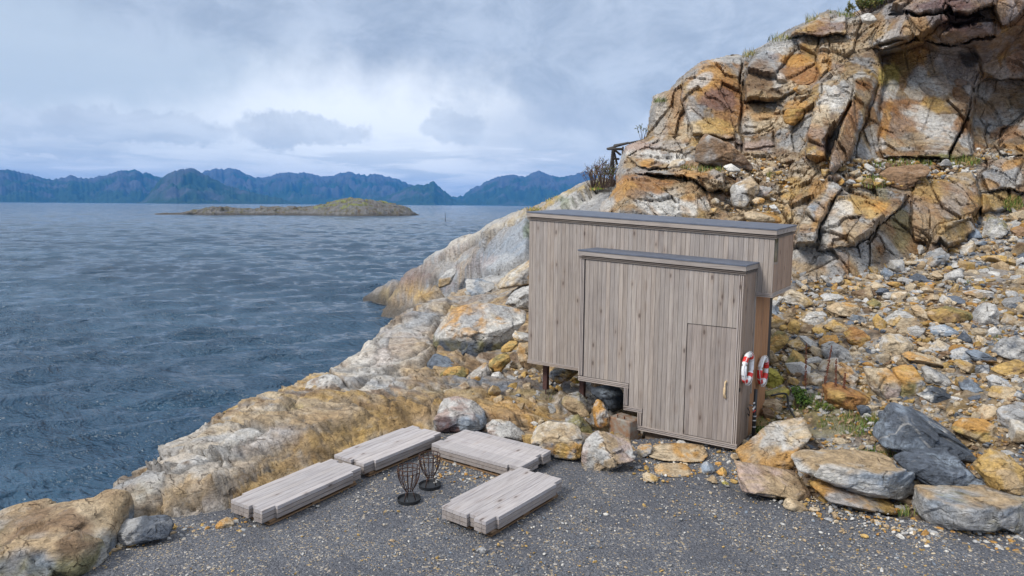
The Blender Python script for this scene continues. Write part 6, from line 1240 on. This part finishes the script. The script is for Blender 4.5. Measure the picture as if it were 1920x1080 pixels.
# ------------------------------------------------------------------ plants
m, t, b = newmat('leaves'); at = t.n('ShaderNodeVertexColor', layer_name='Col'); t.l(at.outputs[0], b.inputs['Base Color']); b.inputs['Roughness'].default_value = .7; b.inputs['Specular IOR Level'].default_value = .2
M_LEAF = m
def blade_mesh(name, roots, hts, cols, seed, w=.006, lean=.5, parent=None, loc=None):
    rs = np.random.RandomState(seed); n = len(roots); a = rs.uniform(0, 6.28, n); ln = rs.uniform(0, lean, n); pa = a+1.57
    V = []; ww = w*rs.uniform(.7, 1.4, n)
    for f_, wk in ((0, 1.), (.55, .8), (1., .05)):
        c_ = roots+np.stack([np.cos(a)*ln*hts*f_**1.8, np.sin(a)*ln*hts*f_**1.8, hts*f_], 1); o_ = np.stack([np.cos(pa), np.sin(pa), pa*0], 1)*(ww*wk)[:, None]; V += [c_-o_, c_+o_]
    V = np.stack(V, 1).reshape(-1, 3); b0 = np.arange(n)[:, None]*6; Fc = np.vstack([b0+np.array([0, 1, 3, 2]), b0+np.array([2, 3, 5, 4])]); col = np.repeat(cols, 6, 0)
    return mesh_np(name, V, Fc, col, M_LEAF, False, parent, loc)
GC = dict(green=(.10, .17, .03), dry=(.34, .27, .10), olive=(.17, .18, .05), red=(.16, .05, .03), dark=(.04, .08, .02), brownl=(.14, .10, .06))
def gcol(rs, n, mix):
    k = np.array([GC[m_] for m_ in mix]); return k[rs.randint(len(mix), size=n)]*rs.uniform(.6, 1.3, (n, 1))
def patch_pts(rs, spots, n, cliff_=False):
    W3 = []; tot = sum(s_[2]*s_[3]*s_[4] for s_ in spots)
    for px, py, rx, ry, dn in spots:
        for i in range(int(n*rx*ry*dn/tot)):
            a, r = rs.uniform(0, 6.28), math.sqrt(rs.rand()); x, y = px+math.cos(a)*r*rx, py+math.sin(a)*r*ry
            
            if cliff_: W3.append(U(x, y, cliffD(x, y)-.1)); continue
            g_ = ground_hit(x, y)
            if g_ != 14.: W3.append(U(x, y, g_))
    return np.array(W3)
rs = np.random.RandomState(77)
P = patch_pts(rs, [(1600, 800, 70, 22, 1), (1530, 760, 50, 18, 1.3), (1660, 790, 35, 12, 1.3), (1640, 850, 40, 12, .8), (1430, 810, 14, 22, 2), (1610, 515, 30, 5, 1.5), (1808, 530, 14, 8, 1.5), (1612, 545, 8, 4, 1.5), (1700, 965, 20, 5, 1), (1860, 990, 40, 6, 1), (1455, 705, 8, 14, 1), (1870, 640, 12, 6, .8), (1040, 752, 18, 10, 1.4), (1840, 568, 12, 5, 1)], 3600)
blade_mesh('ground_grass', P, rs.uniform(.03, .13, len(P)), gcol(rs, len(P), ['green', 'green', 'olive', 'dry']), 1, .005, .8)['kind'] = 'stuff'
P = patch_pts(rs, [(1090, 352, 45, 6, 1), (1040, 378, 40, 5, 1), (990, 398, 30, 4, 1), (1120, 350, 20, 6, 1)], 1500)
blade_mesh('headland_grass', P, rs.uniform(.12, .35, len(P)), gcol(rs, len(P), ['dry', 'dry', 'dry', 'olive', 'green'])*1.3, 2, .03, 1.2)['kind'] = 'stuff'
P = patch_pts(rs, [(1800, 305, 40, 8, 1), (1690, 310, 60, 6, .7), (1640, 345, 26, 10, .6), (1320, 320, 50, 4, 1), (1275, 318, 10, 3, 1.3), (1445, 330, 8, 4, 1.5), (1900, 385, 20, 12, 1.3)], 1500, True)
blade_mesh('ledge_grass', P, rs.uniform(.05, .22, len(P)), gcol(rs, len(P), ['green', 'olive', 'dry']), 3, .010, .9)['kind'] = 'stuff'
def tuft(px, py, D, label, mix, n=260, rx=.4, h=.6, name='grass_tuft', cat='grass tuft', group='grass tufts along the top of the cliff'):
    rs = np.random.RandomState(int(px)); b_ = U(float(px), float(py), D); r = np.sqrt(rs.rand(n))*rx; a = rs.uniform(0, 6.28, n)
    P = b_+np.stack([np.cos(a)*r, np.sin(a)*r, -r*.2], 1); o = blade_mesh(name, P, rs.uniform(.25, .7, n)*h, gcol(rs, n, mix)*1.2, int(px), .007, 1.1, None, tuple(b_)); meta(o, label, cat, group); return o
tuft(1405, 104, 28.2, 'sparse dry grass tuft in the notch left of the cliff dome', ['olive', 'dry'], 140, .3, .5)
tuft(1463, 72, 27.8, 'thin dark tuft halfway up the cliff skyline', ['dark', 'olive', 'dry'], 140, .5, .5)
tuft(1524, 42, 27.4, 'thin dry tuft left of the top slab on the skyline', ['dry', 'olive'], 120, .3, .7)
tuft(1580, 32, 27.2, 'bright dry-green tuft right of the top slab on the skyline', ['olive', 'dry', 'green'], 240, .5, .6)
tuft(1238, 190, 28.6, 'small dark tuft on the left shoulder of the cliff', ['dark', 'olive'], 120, .3, .4)
def shrub(px, py, D, W_, H_, label, name, leafc, nst=26, nl=900, ls=.035, twigc=(.07, .045, .035), cat='shrub', group=None, seed=0):
    rs = np.random.RandomState(seed+int(px)); b_ = U(float(px), float(py), D); root = empty(name, tuple(b_), label, cat, group); mb = MB(); tips = []
    for i in range(nst):
        a = rs.uniform(0, 6.28); q = rs.uniform(.1, 1); x, y = math.cos(a)*W_*q, math.sin(a)*W_*q; h = H_*rs.uniform(.55, 1)*(1-.35*q); p0 = (x*.25, y*.25, -.05); p1 = (x*.6, y*.6, h*.5); p2 = (x+rs.normal(0, .05), y, h)
        mb.tube([p0, p1, p2], [.016*H_, .010*H_, .004*H_], 5)
        for j in range(5):
            t_ = rs.uniform(.3, 1); s0 = np.array(p1)*(1-t_)+np.array(p2)*t_; e_ = s0+np.array([rs.normal(0, .12), rs.normal(0, .12), rs.uniform(.05, .2)])*H_; mb.tube([tuple(s0), tuple(e_)], [.006*H_, .002*H_], 4); tips.append((s0, e_))
    tw = plain('twigs', twigc, .9) if 'twigs' not in bpy.data.materials else bpy.data.materials['twigs']; mb.build('stem', tw, root)
    T_ = rs.randint(len(tips), size=nl); q = rs.rand(nl)[:, None]; c_ = np.array([tips[k][0] for k in T_])*(1-q)+np.array([tips[k][1] for k in T_])*q+rs.normal(0, .025*H_, (nl, 3))
    u_ = rs.normal(0, 1, (nl, 3)); u_ /= np.linalg.norm(u_, axis=1)[:, None]; v_ = np.cross(u_, rs.normal(0, 1, (nl, 3))); v_ /= np.linalg.norm(v_, axis=1)[:, None]; s_ = ls*rs.uniform(.6, 1.4, (nl, 1))
    V = np.stack([c_-u_*s_, c_+v_*s_*.5, c_+u_*s_, c_-v_*s_*.5], 1).reshape(-1, 3); Fc = np.arange(nl*4).reshape(-1, 4); mesh_np('foliage', V, Fc, np.repeat(gcol(rs, nl, leafc), 4, 0), M_LEAF, False, root)
gs = 'shrubs on the skyline left of the cliff'
shrub(1112, 350, 36, .8, 1.3, 'bare brown shrub on the skyline, leftmost beside the distant fells', 'shrub', ['red', 'brownl', 'dry'], 26, 260, .03, group=gs)
shrub(1132, 350, 35, 1.0, 1.5, 'brownish green shrub under the pole rack on the skyline', 'shrub', ['olive', 'brownl', 'dry', 'red'], 36, 700, .035, group=gs)
shrub(1147, 348, 33.5, .7, 1.3, 'darker shrub against the foot of the cliff by the pole rack', 'shrub', ['dark', 'olive', 'brownl'], 28, 500, .035, group=gs)
shrub(1204, 262, 29, .25, .75, 'small thin sapling at the left foot of the cliff skyline', 'sapling', ['dark', 'olive'], 6, 120, .03, cat='sapling')
shrub(1625, 30, 26.6, 1.0, .75, 'olive heather bush at the top of the cliff', 'bush', ['olive', 'olive', 'dark', 'dry'], 34, 2600, .035, cat='bush')
shrub(1648, 22, 26.4, .7, .7, 'darker bush right of the olive heather at the cliff top', 'bush', ['dark', 'olive', 'green'], 26, 1600, .035, cat='bush')
def Dg(px, py): return ground_hit(px, py)
shrub(1494, 765, Dg(1494, 765), .24, .42, 'leafy dark green weed among the stones right of the hut', 'weed', ['dark', 'green'], 22, 1500, .022, (.06, .05, .02), cat='weed', group='weeds beside the hut')
shrub(1426, 822, Dg(1426, 822), .12, .25, 'low bright green weed at the foot of the black standpipe', 'weed', ['green', 'green', 'dark'], 14, 600, .018, (.06, .07, .02), cat='weed', group='weeds beside the hut')
shrub(1545, 775, Dg(1545, 775), .25, .22, 'low sprawling green weed left of the rust-gold rock', 'weed', ['green', 'olive'], 16, 600, .02, (.10, .05, .02), cat='weed', group='weeds beside the hut')
M_DOCK = plain('dock_seed', (.13, .045, .025), .9)
def dock(px, y0, y1, lx, label):
    D = Dg(px, y0); b_ = U(float(px), float(y0), D); tpp = U(float(px+lx), float(y1), D)-b_; root = empty('dock_plant', tuple(b_), label, 'seed stalk', 'red-brown seed stalks beside the hut'); rs = np.random.RandomState(int(px)); mb = MB()
    mb.tube([(0, 0, 0), tuple(tpp*.5+np.array([.01, 0, 0])), tuple(tpp)], [.007, .005, .003], 5); mb.build('stem', M_DOCK, root)
    mb = MB()
    for k in range(150):
        q = rs.uniform(.35, 1); c_ = tpp*q+rs.normal(0, .018*(1.25-q), 3); r = rs.uniform(.006, .012); mb.add([tuple(c_+np.array(v)*r) for v in ((1, 0, 0), (-1, 0, 0), (0, 1, 0), (0, -1, 0), (0, 0, 1.4), (0, 0, -1.4))], [(0, 2, 4), (2, 1, 4), (1, 3, 4), (3, 0, 4), (2, 0, 5), (1, 2, 5), (3, 1, 5), (0, 3, 5)])
    mb.build('seed_head', M_DOCK, root)
dock(1508, 762, 645, 4, 'tallest upright red-brown seed stalk, leftmost of the four'); dock(1538, 760, 648, 22, 'red-brown seed stalk leaning right, second from the left'); dock(1566, 762, 674, 2, 'red-brown seed stalk rising in front of the white rock'); dock(1578, 756, 700, 7, 'shortest red-brown seed stalk, rightmost of the four')

# ------------------------------------------------------------------ sea air
def haze():
    me = bpy.data.meshes.new('haze'); bm = bmesh.new(); bmesh.ops.create_cube(bm, size=1); bm.to_mesh(me); bm.free()
    o = link(bpy.data.objects.new('haze', me)); o.scale = (44000, 44000, 830); o.location = (0, 0, 415-6)
    m = bpy.data.materials.new('sea_air'); nt_ = nodes_of(m); t = NT(nt_); out_ = t.n('ShaderNodeOutputMaterial'); v = t.n('ShaderNodeVolumePrincipled')
    v.inputs['Color'].default_value = (.07, .37, .96, 1); v.inputs['Density'].default_value = HAZE_D; v.inputs['Anisotropy'].default_value = 0.0; t.l(v.outputs[0], out_.inputs['Volume'])
    me.materials.append(m); o['kind'] = 'stuff'
HAZE_D = 4.4e-5
haze()
